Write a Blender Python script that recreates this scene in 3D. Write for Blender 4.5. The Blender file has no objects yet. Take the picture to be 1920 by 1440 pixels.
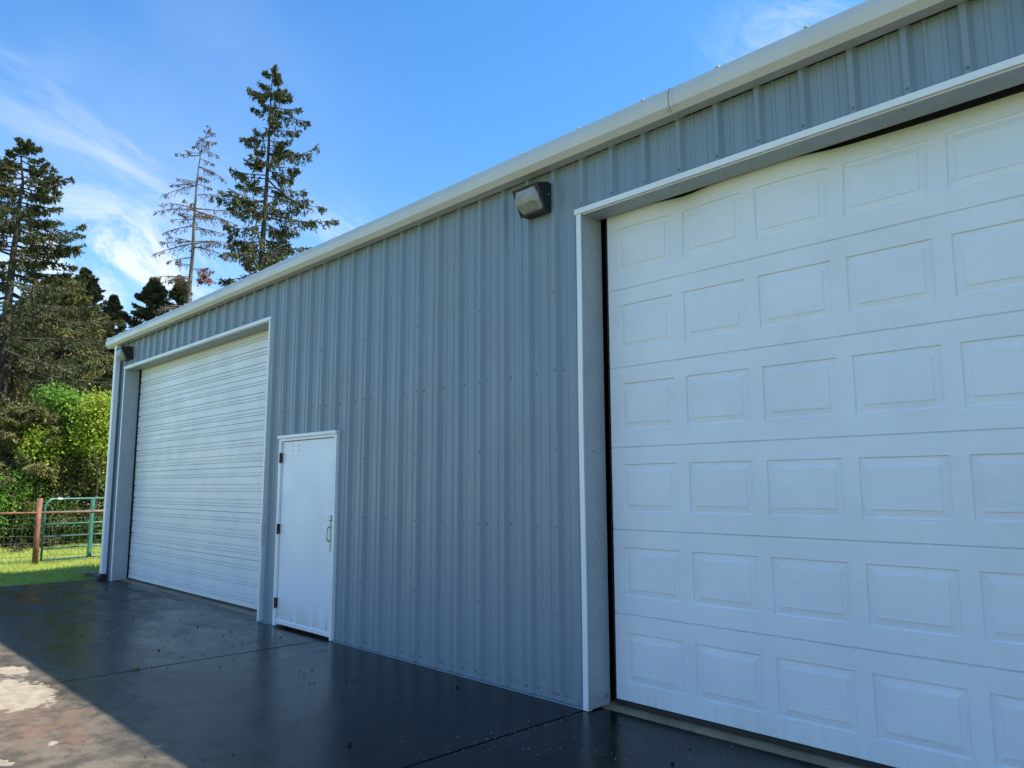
import bpy, math, random
import numpy as np
from mathutils import Vector, Matrix

random.seed(7)
RNG = np.random.default_rng(11)
sc = bpy.context.scene
COL = sc.collection

# ------------------------------------------------------------------ camera
CAM = np.array([3.995, -4.4641, 1.6331])
YAW, PIT, ROLL, FPX = 0.79917, 0.13488, -0.003114, 1414.48
_fw = np.array([-math.sin(YAW)*math.cos(PIT), math.cos(YAW)*math.cos(PIT), math.sin(PIT)])
_rt = np.array([math.cos(YAW), math.sin(YAW), 0.0])
_up = np.cross(_rt, _fw)
RT = _rt*math.cos(ROLL) + _up*math.sin(ROLL)
UP = -_rt*math.sin(ROLL) + _up*math.cos(ROLL)
cam_data = bpy.data.cameras.new('camera')
cam_data.sensor_width = 36.0
cam_data.lens = FPX/1920*36.0
cam_data.clip_start = 0.05
cam_data.clip_end = 2000
cam = bpy.data.objects.new('camera', cam_data)
COL.objects.link(cam)
cam.matrix_world = Matrix(((RT[0], UP[0], -_fw[0], CAM[0]), (RT[1], UP[1], -_fw[1], CAM[1]),
                           (RT[2], UP[2], -_fw[2], CAM[2]), (0, 0, 0, 1)))
sc.camera = cam


def direction(px, py):
    "direction of sight of a point in the photograph (1920 x 1440)"
    d = _fw + RT*(px-960)/FPX - UP*(py-720)/FPX
    return d/np.linalg.norm(d)


def spot(px, py, dist):
    "a point at the given horizontal distance"
    d = direction(px, py)
    return CAM + d/math.hypot(d[0], d[1])*dist


# ------------------------------------------------------------------ light
SUN = Vector((0.51, 0.544, 1.0)).normalized()
sun_data = bpy.data.lights.new('sun', 'SUN')
sun_data.energy = 5.0
sun_data.angle = math.radians(0.53)
sun_data.color = (1.0, 0.95, 0.87)
sun = bpy.data.objects.new('sun', sun_data)
sun.rotation_euler = SUN.to_track_quat('Z', 'Y').to_euler()
sun.location = (0, 0, 30)
COL.objects.link(sun)

world = bpy.data.worlds.new('World')
sc.world = world
world.use_nodes = True


def build_world():
    nt = world.node_tree
    nt.nodes.clear()
    N, L = nt.nodes.new, nt.links.new
    out = N('ShaderNodeOutputWorld')
    bg = N('ShaderNodeBackground')
    bg.inputs['Strength'].default_value = 0.15
    sky = N('ShaderNodeTexSky')
    sky.sky_type = 'NISHITA'
    sky.sun_disc = False
    sky.sun_elevation = math.asin(SUN.z)
    sky.sun_rotation = math.atan2(SUN.x, SUN.y)
    sky.altitude = 100
    sky.air_density = 1.0
    sky.dust_density = 0.1
    sky.ozone_density = 3.0
    tc = N('ShaderNodeTexCoord')

    def vmath(op, a, b=None):
        n = N('ShaderNodeVectorMath'); n.operation = op
        for i, v in enumerate((a, b)):
            if v is None: continue
            if isinstance(v, (tuple, list)) or hasattr(v, 'shape'): n.inputs[i].default_value = tuple(float(q) for q in v)
            else: L(v, n.inputs[i])
        return n

    def m(op, a, b=None, clamp=False):
        n = N('ShaderNodeMath'); n.operation = op; n.use_clamp = clamp
        for i, v in enumerate((a, b)):
            if v is None: continue
            if isinstance(v, (int, float)): n.inputs[i].default_value = v
            else: L(v, n.inputs[i])
        return n.outputs[0]

    D = vmath('NORMALIZE', tc.outputs['Generated']).outputs[0]
    c0 = direction(300, 300)
    r = np.cross(c0, [0, 0, 1.0]); r /= np.linalg.norm(r)
    u = np.cross(r, c0)
    a = math.radians(24)
    e1 = r*math.cos(a) - u*math.sin(a)
    e2 = r*math.sin(a) + u*math.cos(a)
    U = vmath('DOT_PRODUCT', D, e1).outputs['Value']
    V = vmath('DOT_PRODUCT', D, e2).outputs['Value']
    W = vmath('DOT_PRODUCT', D, c0).outputs['Value']

    def noise(su, sv, off, detail, rough, dist, lo, hi):
        cb = N('ShaderNodeCombineXYZ')
        L(m('MULTIPLY', U, su), cb.inputs[0]); L(m('MULTIPLY', V, sv), cb.inputs[1])
        L(m('ADD', m('MULTIPLY', W, 2.0), off), cb.inputs[2])
        n = N('ShaderNodeTexNoise'); n.inputs['Scale'].default_value = 1.0
        n.inputs['Detail'].default_value = detail; n.inputs['Roughness'].default_value = rough
        n.inputs['Distortion'].default_value = dist
        L(cb.outputs[0], n.inputs['Vector'])
        mr = N('ShaderNodeMapRange'); mr.interpolation_type = 'SMOOTHSTEP'
        mr.inputs['From Min'].default_value = lo; mr.inputs['From Max'].default_value = hi
        L(n.outputs['Fac'], mr.inputs['Value'])
        return mr.outputs[0]

    def blob(px, py, rad, amp, rad2=None, ang=0):
        c = direction(px, py)
        rr = np.cross(c, [0, 0, 1.0]); rr /= np.linalg.norm(rr); uu = np.cross(rr, c)
        an = math.radians(ang)
        f1 = rr*math.cos(an) - uu*math.sin(an); f2 = rr*math.sin(an) + uu*math.cos(an)
        rad2 = rad2 or rad
        diff = vmath('SUBTRACT', D, c).outputs[0]
        x = m('DIVIDE', vmath('DOT_PRODUCT', diff, f1).outputs['Value'], rad)
        y = m('DIVIDE', vmath('DOT_PRODUCT', diff, f2).outputs['Value'], rad2)
        z = m('DIVIDE', vmath('DOT_PRODUCT', diff, c).outputs['Value'], rad)
        q = m('ADD', m('ADD', m('MULTIPLY', x, x), m('MULTIPLY', y, y)), m('MULTIPLY', z, z))
        return m('MULTIPLY', m('EXPONENT', m('MULTIPLY', q, -1.0)), amp)

    def add(*v):
        s = v[0]
        for q in v[1:]: s = m('ADD', s, q)
        return s

    streaks = noise(4.0, 19.0, 3.1, 8, 0.6, 0.7, 0.40, 0.70)
    puffs = noise(8.0, 14.0, 8.4, 9, 0.66, 0.9, 0.40, 0.66)
    veil = noise(1.6, 3.4, 1.7, 5, 0.5, 0.3, 0.35, 0.7)
    ms = add(blob(110, 225, 0.17, 0.27, 0.045, 20), blob(330, 300, 0.10, 0.16, 0.04, 20))
    mp = add(blob(235, 495, 0.13, 0.8, 0.075, 10), blob(640, 430, 0.08, 0.35, 0.03, 15), blob(1480, 40, 0.09, 0.35, 0.045, -25),
             blob(120, 600, 0.25, 0.5, 0.09))
    mv = add(blob(330, 90, 0.2, 0.15, 0.12, 20), blob(240, 430, 0.25, 0.20, 0.13), 0.0)
    # thin cloud carries on, wide and soft, over the rest of the sky
    far = m('MULTIPLY', noise(2.2, 5.0, 12.0, 6, 0.55, 0.4, 0.46, 0.75), m('SUBTRACT', 0.26, m('MULTIPLY', W, 0.5), True))
    cover = m('MINIMUM', add(m('MULTIPLY', streaks, ms), m('MULTIPLY', puffs, mp), m('MULTIPLY', veil, mv), far), 0.92)
    hs = N('ShaderNodeHueSaturation'); hs.inputs['Saturation'].default_value = 1.26
    L(sky.outputs[0], hs.inputs['Color'])
    mix = N('ShaderNodeMix'); mix.data_type = 'RGBA'
    L(cover, mix.inputs[0]); L(hs.outputs[0], mix.inputs[6])
    mix.inputs[7].default_value = (3.5, 3.85, 4.3, 1)
    L(mix.outputs[2], bg.inputs['Color'])
    L(bg.outputs[0], out.inputs[0])


build_world()
vs = sc.view_settings
vs.view_transform = 'Standard'
vs.look = 'None'
vs.gamma = 1.0
vs.use_curve_mapping = False
vs.exposure = 0.88

# ------------------------------------------------------------------ helpers


def tag(o, label=None, cat=None, group=None, kind=None):
    if label: o['label'] = label
    if cat: o['category'] = cat
    if group: o['group'] = group
    if kind: o['kind'] = kind
    return o


def empty(name, loc=(0, 0, 0), rz=0):
    o = bpy.data.objects.new(name, None)
    o.empty_display_size = 0.2
    o.location = loc
    o.rotation_euler = (0, 0, rz)
    COL.objects.link(o)
    return o


class MB:
    "collects faces, builds one mesh"
    def __init__(s): s.v = []; s.f = []

    def quad(s, *pts):
        n = len(s.v); s.v += [tuple(p) for p in pts]; s.f.append(tuple(range(n, n+len(pts))))
        return s

    def box(s, x0, x1, y0, y1, z0, z1):
        n = len(s.v)
        s.v += [(x, y, z) for x in (x0, x1) for y in (y0, y1) for z in (z0, z1)]
        for q in ((0, 1, 3, 2), (4, 6, 7, 5), (0, 4, 5, 1), (2, 3, 7, 6), (0, 2, 6, 4), (1, 5, 7, 3)):
            s.f.append(tuple(n+i for i in q))
        return s

    def tube(s, pts, rad, sides=8, cap=True):
        pts = [np.array(p, float) for p in pts]
        if not hasattr(rad, '__len__'): rad = [rad]*len(pts)
        n0 = len(s.v)
        ref = None
        for i, p in enumerate(pts):
            d = pts[min(i+1, len(pts)-1)] - pts[max(i-1, 0)]
            d /= (np.linalg.norm(d)+1e-9)
            if ref is None:
                ref = np.array([0, 0, 1.0]) if abs(d[2]) < .9 else np.array([1.0, 0, 0])
            a = np.cross(d, ref); a /= np.linalg.norm(a)+1e-9
            b = np.cross(a, d); ref = b
            for k in range(sides):
                t = 2*math.pi*k/sides
                s.v.append(tuple(p + rad[i]*(a*math.cos(t)+b*math.sin(t))))
        for i in range(len(pts)-1):
            for k in range(sides):
                k2 = (k+1) % sides
                s.f.append((n0+i*sides+k, n0+i*sides+k2, n0+(i+1)*sides+k2, n0+(i+1)*sides+k))
        if cap:
            s.f.append(tuple(n0+k for k in range(sides))[::-1])
            s.f.append(tuple(n0+(len(pts)-1)*sides+k for k in range(sides)))
        return s

    def extrude(s, prof, x0, x1, axis=0, closed=True, caps=True, xs=None):
        "profile of (y,z) swept along x"
        xs = xs or [x0, x1]
        n0 = len(s.v); n = len(prof)
        for x in xs:
            for (a, b) in prof:
                s.v.append((x, a, b) if axis == 0 else (a, b, x) if axis == 2 else (a, x, b))
        for j in range(len(xs)-1):
            for i in range(n if closed else n-1):
                k = (i+1) % n
                s.f.append((n0+j*n+i, n0+j*n+k, n0+(j+1)*n+k, n0+(j+1)*n+i))
        if closed and caps:
            s.f.append(tuple(n0+i for i in range(n)))
            s.f.append(tuple(n0+(len(xs)-1)*n+i for i in range(n))[::-1])
        return s

    def mesh(s, name, mat, smooth=False):
        me = bpy.data.meshes.new(name)
        me.from_pydata([tuple(float(c) for c in v) for v in s.v], [], s.f)
        me.update()
        if mat: me.materials.append(mat)
        if smooth: me.polygons.foreach_set('use_smooth', [True]*len(me.polygons))
        return me

    def build(s, name, mat, parent=None, smooth=False, bevel=0, normals=True):
        me = s.mesh(name, mat, smooth)
        if normals:
            import bmesh
            bm = bmesh.new(); bm.from_mesh(me)
            bmesh.ops.recalc_face_normals(bm, faces=bm.faces)
            bm.to_mesh(me); bm.free()
        o = bpy.data.objects.new(name, me)
        COL.objects.link(o)
        if parent: o.parent = parent
        if bevel:
            b = o.modifiers.new('bevel', 'BEVEL'); b.width = bevel; b.segments = 2; b.limit_method = 'ANGLE'
        return o


def raw_mesh(name, V, F, mat, parent=None, smooth=False):
    "fast mesh from numpy arrays; F is (n,3) or (n,4)"
    me = bpy.data.meshes.new(name)
    k = F.shape[1]
    me.vertices.add(len(V)); me.vertices.foreach_set('co', np.ascontiguousarray(V, dtype=np.float32).ravel())
    me.loops.add(len(F)*k); me.loops.foreach_set('vertex_index', np.ascontiguousarray(F, dtype=np.int32).ravel())
    me.polygons.add(len(F)); me.polygons.foreach_set('loop_start', np.arange(0, len(F)*k, k, dtype=np.int32))
    me.update(calc_edges=True)
    if smooth: me.polygons.foreach_set('use_smooth', [True]*len(F))
    me.materials.append(mat)
    o = bpy.data.objects.new(name, me)
    COL.objects.link(o)
    if parent: o.parent = parent
    return o


def clone(o, parent=None, loc=None):
    c = o.copy(); COL.objects.link(c)
    if parent is not None: c.parent = parent
    if loc is not None: c.location = loc
    return c


# ------------------------------------------------------------------ materials
class Mat:
    def __init__(s, name):
        s.m = bpy.data.materials.new(name); s.m.use_nodes = True
        s.nt = s.m.node_tree; s.nt.nodes.clear()
        s.out = s.N('ShaderNodeOutputMaterial'); s.b = s.N('ShaderNodeBsdfPrincipled')
        s.L(s.b.outputs[0], s.out.inputs[0])

    def N(s, t): return s.nt.nodes.new(t)
    def L(s, a, b): s.nt.links.new(a, b)

    def set(s, inp, v):
        if isinstance(v, (int, float)): s.b.inputs[inp].default_value = v
        elif isinstance(v, tuple): s.b.inputs[inp].default_value = v + (1,) if len(v) == 3 else v
        else: s.L(v, s.b.inputs[inp])
        return s

    def pos(s, scale=(1, 1, 1), loc=(0, 0, 0)):
        g = s.N('ShaderNodeNewGeometry'); mp = s.N('ShaderNodeMapping')
        mp.inputs['Scale'].default_value = scale; mp.inputs['Location'].default_value = loc
        s.L(g.outputs['Position'], mp.inputs[0]); return mp.outputs[0]

    def noise(s, scale, detail=4, rough=.55, vec=None, dist=0):
        n = s.N('ShaderNodeTexNoise'); n.inputs['Scale'].default_value = scale
        n.inputs['Detail'].default_value = detail; n.inputs['Roughness'].default_value = rough
        n.inputs['Distortion'].default_value = dist
        s.L(vec if vec is not None else s.pos(), n.inputs['Vector']); return n.outputs['Fac']

    def rng(s, v, a, b, c=0., d=1., smooth=True):
        n = s.N('ShaderNodeMapRange'); n.interpolation_type = 'SMOOTHSTEP' if smooth else 'LINEAR'
        for k, q in zip(('From Min', 'From Max', 'To Min', 'To Max'), (a, b, c, d)): n.inputs[k].default_value = q
        s.L(v, n.inputs['Value']); return n.outputs[0]

    def math(s, op, a, b=None, clamp=False):
        n = s.N('ShaderNodeMath'); n.operation = op; n.use_clamp = clamp
        for i, v in enumerate((a, b)):
            if v is None: continue
            if isinstance(v, (int, float)): n.inputs[i].default_value = v
            else: s.L(v, n.inputs[i])
        return n.outputs[0]

    def mix(s, f, a, b, mode='MIX'):
        n = s.N('ShaderNodeMix'); n.data_type = 'RGBA'; n.blend_type = mode
        for i, v in ((0, f), (6, a), (7, b)):
            if isinstance(v, (int, float)): n.inputs[i].default_value = v
            elif isinstance(v, tuple): n.inputs[i].default_value = v + (1,)
            else: s.L(v, n.inputs[i])
        return n.outputs[2]

    def bump(s, h, strength=.3, dist=.01, normal=None):
        n = s.N('ShaderNodeBump')
        if isinstance(strength, float): n.inputs['Strength'].default_value = strength
        else: s.L(strength, n.inputs['Strength'])
        n.inputs['Distance'].default_value = dist
        s.L(h, n.inputs['Height'])
        if normal is not None: s.L(normal, n.inputs['Normal'])
        return n.outputs[0]

    def sep(s, vec=None):
        n = s.N('ShaderNodeSeparateXYZ'); s.L(vec if vec is not None else s.pos(), n.inputs[0]); return n.outputs


def mat_wall():
    m = Mat('blue_grey_painted_steel')
    streak = m.noise(1, 5, .6, m.pos((9, 9, .5)))
    big = m.noise(1.1, 3)
    c = m.mix(m.rng(streak, .3, .7), (.172, .236, .305), (.204, .264, .325))
    c = m.mix(m.math('MULTIPLY', m.rng(big, .35, .7), .5), c, (.20, .25, .30))
    z = m.sep()[2]
    low = m.rng(z, .0, .35, 1, 0)
    dirt = m.math('MULTIPLY', low, m.rng(m.noise(14, 5), .45, .7))
    c = m.mix(m.math('MULTIPLY', dirt, .55), c, (.16, .17, .15))
    m.set('Base Color', c); m.set('Roughness', m.rng(big, .2, .8, .34, .5)); m.set('Specular IOR Level', .45)
    oil = m.noise(1, 2, .5, m.pos((5, 5, 1.1)))
    m.set('Normal', m.bump(oil, .5, .012))
    return m.m


def mat_white(name, col=(.74, .76, .75), rough=.38, grain=0.0, dirt_z=None):
    m = Mat(name)
    n1 = m.noise(2.3, 5)
    c = m.mix(m.rng(n1, .3, .75), col, tuple(q*.93 for q in col))
    sp = m.noise(60, 3)
    c = m.mix(m.math('MULTIPLY', m.rng(sp, .66, .75), .35), c, (.4, .38, .33))
    if dirt_z:
        z = m.sep()[2]
        a = m.rng(z, dirt_z[0], dirt_z[1], 1, 0)
        st = m.noise(1, 6, .7, m.pos((11, 11, 1.8)), .5)
        f = m.math('MULTIPLY', m.math('MULTIPLY', a, a), m.rng(st, .38, .75))
        c = m.mix(m.math('MULTIPLY', f, dirt_z[2]), c, (.42, .40, .26))
    m.set('Base Color', c); m.set('Roughness', m.rng(n1, .2, .8, rough-.05, rough+.12))
    if grain:
        g = m.noise(1, 6, .7, m.pos((5, 5, 150)), .4)
        g2 = m.noise(1, 2, .5, m.pos((1.2, 1, 1.6)))
        b = m.bump(g, grain, .004)
        m.set('Normal', m.bump(g2, .25, .02, b))
    else:
        g2 = m.noise(1, 2, .5, m.pos((1.6, 1, 1.6)))
        m.set('Normal', m.bump(g2, .3, .012))
    return m.m


def mat_galv():
    m = Mat('galvanized_steel')
    v = m.N('ShaderNodeTexVoronoi'); v.inputs['Scale'].default_value = 110
    m.L(m.pos(), v.inputs['Vector'])
    sepc = m.N('ShaderNodeSeparateColor'); m.L(v.outputs['Color'], sepc.inputs[0])
    c = m.mix(m.rng(sepc.outputs[0], 0, 1), (.30, .345, .375), (.375, .42, .45))
    c = m.mix(m.math('MULTIPLY', m.rng(m.noise(5, 5), .4, .7), .5), c, (.27, .31, .33))
    m.set('Base Color', c); m.set('Metallic', .12); m.set('Roughness', m.rng(sepc.outputs[1], 0, 1, .38, .6))
    m.set('Normal', m.bump(m.noise(40, 3), .15, .004))
    return m.m


def plain(name, col, rough=.6, metal=0.0, var=.15, nscale=12, bump=0.0, spec=.5):
    m = Mat(name)
    n = m.noise(nscale, 5)
    c = m.mix(m.rng(n, .3, .7), tuple(q*(1-var) for q in col), tuple(min(1, q*(1+var)) for q in col))
    m.set('Base Color', c); m.set('Roughness', rough); m.set('Metallic', metal); m.set('Specular IOR Level', spec)
    if bump: m.set('Normal', m.bump(m.noise(nscale*3, 4), bump, .01))
    return m.m


def mat_rust():
    m = Mat('rusty_pipe_steel')
    n = m.noise(9, 6, .65, m.pos((1, 1, .5)))
    c = m.mix(m.rng(n, .3, .7), (.10, .035, .02), (.26, .11, .06))
    c = m.mix(m.math('MULTIPLY', m.rng(m.noise(40, 4), .55, .7), .6), c, (.30, .16, .09))
    m.set('Base Color', c); m.set('Roughness', .75); m.set('Normal', m.bump(m.noise(60, 4), .3, .004))
    return m.m


def mat_slab():
    m = Mat('wet_broom_finished_concrete')
    P = m.pos()
    nz = m.N('ShaderNodeTexNoise'); nz.inputs['Scale'].default_value = 3.2; nz.inputs['Detail'].default_value = 7
    nz.inputs['Roughness'].default_value = .68
    m.L(P, nz.inputs['Vector'])
    vm = m.N('ShaderNodeVectorMath'); vm.operation = 'SUBTRACT'; vm.inputs[1].default_value = (.5, .5, .5)
    m.L(nz.outputs['Color'], vm.inputs[0])
    vs_ = m.N('ShaderNodeVectorMath'); vs_.operation = 'MULTIPLY_ADD'; vs_.inputs[1].default_value = (.95, .42, 0)
    m.L(vm.outputs[0], vs_.inputs[0]); m.L(P, vs_.inputs[2])
    WX, WY, WZ = m.sep(vs_.outputs[0])
    X, Y, Z = m.sep(P)
    w1 = m.noise(1.3, 6, .6, P, .6)
    w2 = m.noise(7, 6, .65, P, .3)
    fine = m.noise(90, 4, .6)

    def ell(cx, cy, rx, ry, warp=.5):
        a = m.math('DIVIDE', m.math('SUBTRACT', WX, cx), rx)
        b = m.math('DIVIDE', m.math('SUBTRACT', WY, cy), ry)
        q = m.math('ADD', m.math('MULTIPLY', a, a), m.math('MULTIPLY', b, b))
        q = m.math('ADD', q, m.math('MULTIPLY', m.math('SUBTRACT', w2, .5), 3.2*warp))
        q = m.math('ADD', q, m.math('MULTIPLY', m.math('SUBTRACT', fine, .5), 1.0*warp))
        return m.rng(q, .85, 1.15, 1, 0)
    dry = ell(-3.33, -2.92, .62, .24)
    for a in ((-4.25, -2.76, .26, .10, .7), (-1.23, -2.52, .075, .035, .8), (-1.78, -3.02, .06, .03, .8),
              (-2.3, -3.6, .5, .25), (-.2, -3.3, .4, .2), (-1.0, -4.6, .7, .5), (.8, -5.2, .9, .6), (-5.5, -4.4, .9, .5),
              (-1.57, -3.33, .08, .05, .8)):
        dry = m.math('MAXIMUM', dry, ell(*a))
    # wide dry concrete further out in the sun
    far = m.rng(m.math('ADD', Y, m.math('MULTIPLY', m.math('SUBTRACT', w1, .5), 3.0)), -5.6, -4.6, 1, 0)
    dry = m.math('MAXIMUM', dry, m.math('MULTIPLY', far, m.rng(w2, .36, .5)))
    mud = m.math('MULTIPLY', ell(-2.45, -3.0, .8, .36, 1.2), m.rng(m.noise(4, 7, .7), .36, .66, 0, .8))
    mud2 = m.math('MULTIPLY', m.math('MULTIPLY', m.rng(X, -8.6, -6.5, 1, 0), m.rng(m.noise(2.6, 5, .6, m.pos((.5, 1.4, 1)), .5), .42, .62)), .8)
    wetc = m.mix(m.rng(w2, .3, .7), (.008, .009, .008), (.017, .017, .015))
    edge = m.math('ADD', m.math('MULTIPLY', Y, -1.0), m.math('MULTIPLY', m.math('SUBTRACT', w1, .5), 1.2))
    drying_sun_tone = m.math('MULTIPLY', m.rng(edge, 1.9, 3.0), m.rng(m.noise(60, 6, .8), .25, .6, .5, 1))  # paler out from the wall: drying, plus sunlit brightness put into the colour
    film = m.rng(m.noise(1, 7, .66, m.pos((.55, 1.9, 1), (2, 5, 0)), .8), .44, .62)
    film = m.math('MULTIPLY', film, m.rng(X, -.6, -3.4, 0, 1))
    wetc = m.mix(m.math('MULTIPLY', film, .8), wetc, (.058, .056, .049))
    wetc = m.mix(drying_sun_tone, wetc, m.mix(m.rng(m.noise(5, 6, .7), .38, .62), (.085, .068, .050), (.185, .150, .108)))
    wetc = m.mix(m.math('MULTIPLY', drying_sun_tone, m.rng(m.noise(150, 3, .6), .62, .70)), wetc, (.34, .32, .29))  # light specks: sun sparkle of the wet film put into the colour
    wetc = m.mix(m.math('MULTIPLY', m.math('MULTIPLY', m.rng(w1, .5, .75), m.rng(X, -7.5, -4.0, 1, 0)), .6), wetc, (.055, .052, .045))
    wetc = m.mix(m.math('MULTIPLY', m.rng(fine, .6, .72), .4), wetc, (.09, .085, .075))
    wetc = m.mix(mud2, wetc, (.075, .060, .036))
    wetc = m.mix(mud, wetc, (.20, .122, .075))
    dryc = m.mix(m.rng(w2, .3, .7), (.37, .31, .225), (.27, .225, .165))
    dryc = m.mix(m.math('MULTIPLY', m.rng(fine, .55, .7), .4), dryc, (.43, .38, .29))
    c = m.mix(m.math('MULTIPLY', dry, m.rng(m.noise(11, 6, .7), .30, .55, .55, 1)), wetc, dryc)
    stone = m.rng(m.noise(150, 2, .5, m.pos((1, 1.3, 1), (3, 1, 0))), .63, .70)
    c = m.mix(m.math('MULTIPLY', stone, .30), c, (.30, .27, .22))
    pit = m.rng(m.noise(120, 3, .6, m.pos((1, 1.2, 1), (8, 4, 0))), .60, .68)
    c = m.mix(m.math('MULTIPLY', pit, .6), c, (.012, .011, .010))
    m.set('Base Color', c)
    damp = m.rng(m.noise(1.7, 5, .6, m.pos((.8, 1.3, 1), (4, 2, 0)), .5), .42, .66)
    rough = m.math('ADD', m.math('MULTIPLY', damp, .08), m.rng(X, -8.0, -3.0, .22, .105))
    rough = m.math('ADD', rough, m.math('MULTIPLY', film, .12))
    rough = m.math('ADD', rough, m.math('MULTIPLY', mud2, .25))
    rough = m.math('ADD', rough, m.math('MULTIPLY', dry, .45))
    rough = m.math('ADD', rough, m.math('MULTIPLY', drying_sun_tone, .26))
    m.set('Roughness', rough); m.set('IOR', 1.33)
    m.set('Specular IOR Level', m.math('MULTIPLY', m.rng(X, -6.0, -.5, .42, .25), m.rng(dry, 0, 1, 1, .6)))
    brm = m.noise(1, 4, .6, m.pos((14, 160, 1)), .3)
    grit = m.noise(190, 3, .7)
    h = m.math('ADD', m.math('MULTIPLY', fine, .5), m.math('MULTIPLY', brm, .4))
    h = m.math('ADD', h, m.math('MULTIPLY', grit, .5))
    b = m.bump(h, m.rng(w1, .35, .65, .14, .42), .005)
    m.set('Normal', m.bump(m.noise(5, 3), .06, .02, b))
    return m.m


def mat_sill():
    m = Mat('damp_tan_concrete')
    n = m.noise(6, 6, .65)
    c = m.mix(m.rng(n, .3, .7), (.22, .155, .09), (.32, .245, .16))
    c = m.mix(m.math('MULTIPLY', m.rng(m.noise(2, 4), .45, .6), .5), c, (.13, .105, .055))
    c = m.mix(m.math('MULTIPLY', m.rng(m.noise(80, 4), .58, .7), .5), c, (.42, .37, .29))
    m.set('Base Color', c); m.set('Roughness', .55); m.set('Normal', m.bump(m.noise(90, 4), .3, .005))
    return m.m


def mat_ground():
    m = Mat('soil_and_short_grass')
    n = m.noise(.5, 5); f = m.noise(9, 5)
    c = m.mix(m.rng(n, .35, .65), (.26, .33, .06), (.33, .37, .11))
    c = m.mix(m.rng(f, .5, .72), c, (.10, .085, .045))
    m.set('Base Color', c); m.set('Roughness', .9); m.set('Specular IOR Level', .15)
    m.set('Normal', m.bump(f, .6, .05))
    return m.m


def mat_leaf(name, c1, c2, trans=.3, rough=.6, c3=None):
    m = Mat(name)
    g = m.N('ShaderNodeNewGeometry')
    r = g.outputs['Random Per Island']
    c = m.mix(r, c1, c2)
    big = m.noise(.9, 3)
    c = m.mix(m.math('MULTIPLY', m.rng(big, .4, .65), .6), c, c3 or tuple(q*.62 for q in c1))
    m.set('Base Color', c); m.set('Roughness', rough); m.set('Specular IOR Level', .25)
    t = m.N('ShaderNodeBsdfTranslucent'); m.L(c, t.inputs[0])
    x = m.N('ShaderNodeMixShader'); x.inputs[0].default_value = trans
    m.L(m.b.outputs[0], x.inputs[1]); m.L(t.outputs[0], x.inputs[2]); m.L(x.outputs[0], m.out.inputs[0])
    return m.m


M = dict(
    wall=mat_wall(),
    trim=mat_white('white_trim_paint', (.73, .765, .81), .35),
    gutter=mat_white('ivory_gutter_paint', (.54, .545, .54), .33),
    roof=mat_white('white_roof_paint', (.72, .73, .73), .4),
    door=mat_white('embossed_white_door_paint', (.715, .76, .83), .42, .8, (.0, .35, .45)),
    ribdoor=mat_white('ribbed_white_door_paint', (.69, .725, .78), .36, 0, (.0, .3, .3)),
    entry=mat_white('entry_door_white_paint', (.70, .76, .86), .34, 0, (.02, .48, 1.25)),
    galv=mat_galv(),
    dark=plain('dark_interior', (.02, .02, .02), .9),
    rubber=plain('black_rubber', (.014, .014, .015), .55),
    black=plain('black_enamel_housing', (.012, .012, .016), .42, 0, .3, 30),
    screw=plain('dull_zinc_screw', (.17, .20, .23), .4, .55),
    steel=plain('brushed_steel', (.42, .41, .38), .33, .8),
    strike=plain('beige_strike_plate', (.42, .40, .33), .5, .3),
    rusthinge=plain('rusty_hinge', (.055, .022, .014), .7, .1, .4, 60),
    rust=mat_rust(),
    green=plain('teal_green_gate_paint', (.045, .17, .125), .42, 0, .15, 8),
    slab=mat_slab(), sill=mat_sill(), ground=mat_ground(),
    joint=plain('dirt_filled_joint', (.012, .011, .010), .9, 0, .4, 30),
    wire=plain('grey_fence_wire', (.10, .095, .085), .5, .5),
    wood=plain('weathered_grey_board', (.20, .18, .155), .85, 0, .35, 25, .3),
    litter=plain('dark_leaf_litter', (.016, .012, .009), .8, 0, .4, 20),
    chips=plain('pale_grit', (.36, .34, .29), .8, 0, .3, 20),
    bark=plain('fir_bark', (.045, .034, .028), .9, 0, .4, 3, .6),
    deadbark=plain('grey_dead_bark', (.13, .105, .085), .9, 0, .35, 3, .5),
    grass=mat_leaf('grass_blade', (.36, .47, .07), (.54, .58, .17), .5, .55, (.42, .49, .10)),
    fir=mat_leaf('dark_fir_needles', (.052, .066, .027), (.118, .125, .050), .2, .7, (.038, .045, .018)),
    fir2=mat_leaf('olive_fir_needles', (.135, .138, .048), (.25, .225, .085), .28, .7, (.075, .088, .03)),
    far=mat_leaf('far_fir_needles', (.065, .08, .032), (.12, .125, .048), .2, .7, (.045, .055, .024)),
    dead=mat_leaf('dying_brown_needles', (.11, .065, .04), (.17, .11, .065), .15, .8, (.07, .06, .045)),
    red=mat_leaf('rust_red_needles', (.26, .085, .05), (.34, .14, .08), .2, .8),
    lime=mat_leaf('lime_spring_leaves', (.27, .38, .03), (.42, .48, .07), .45, .5, (.17, .28, .03)),
    leaf=mat_leaf('fresh_green_leaves', (.12, .26, .03), (.23, .38, .06), .42, .5, (.07, .16, .024)),
    bramble=mat_leaf('bramble_leaves', (.07, .14, .025), (.15, .23, .05), .4, .5, (.045, .08, .02)),
    tan=mat_leaf('dry_tan_twigs', (.24, .16, .085), (.34, .24, .14), .2, .8, (.15, .12, .06)),
    twig=plain('pale_twig', (.22, .18, .12), .85, 0, .3, 5),
)


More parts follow.
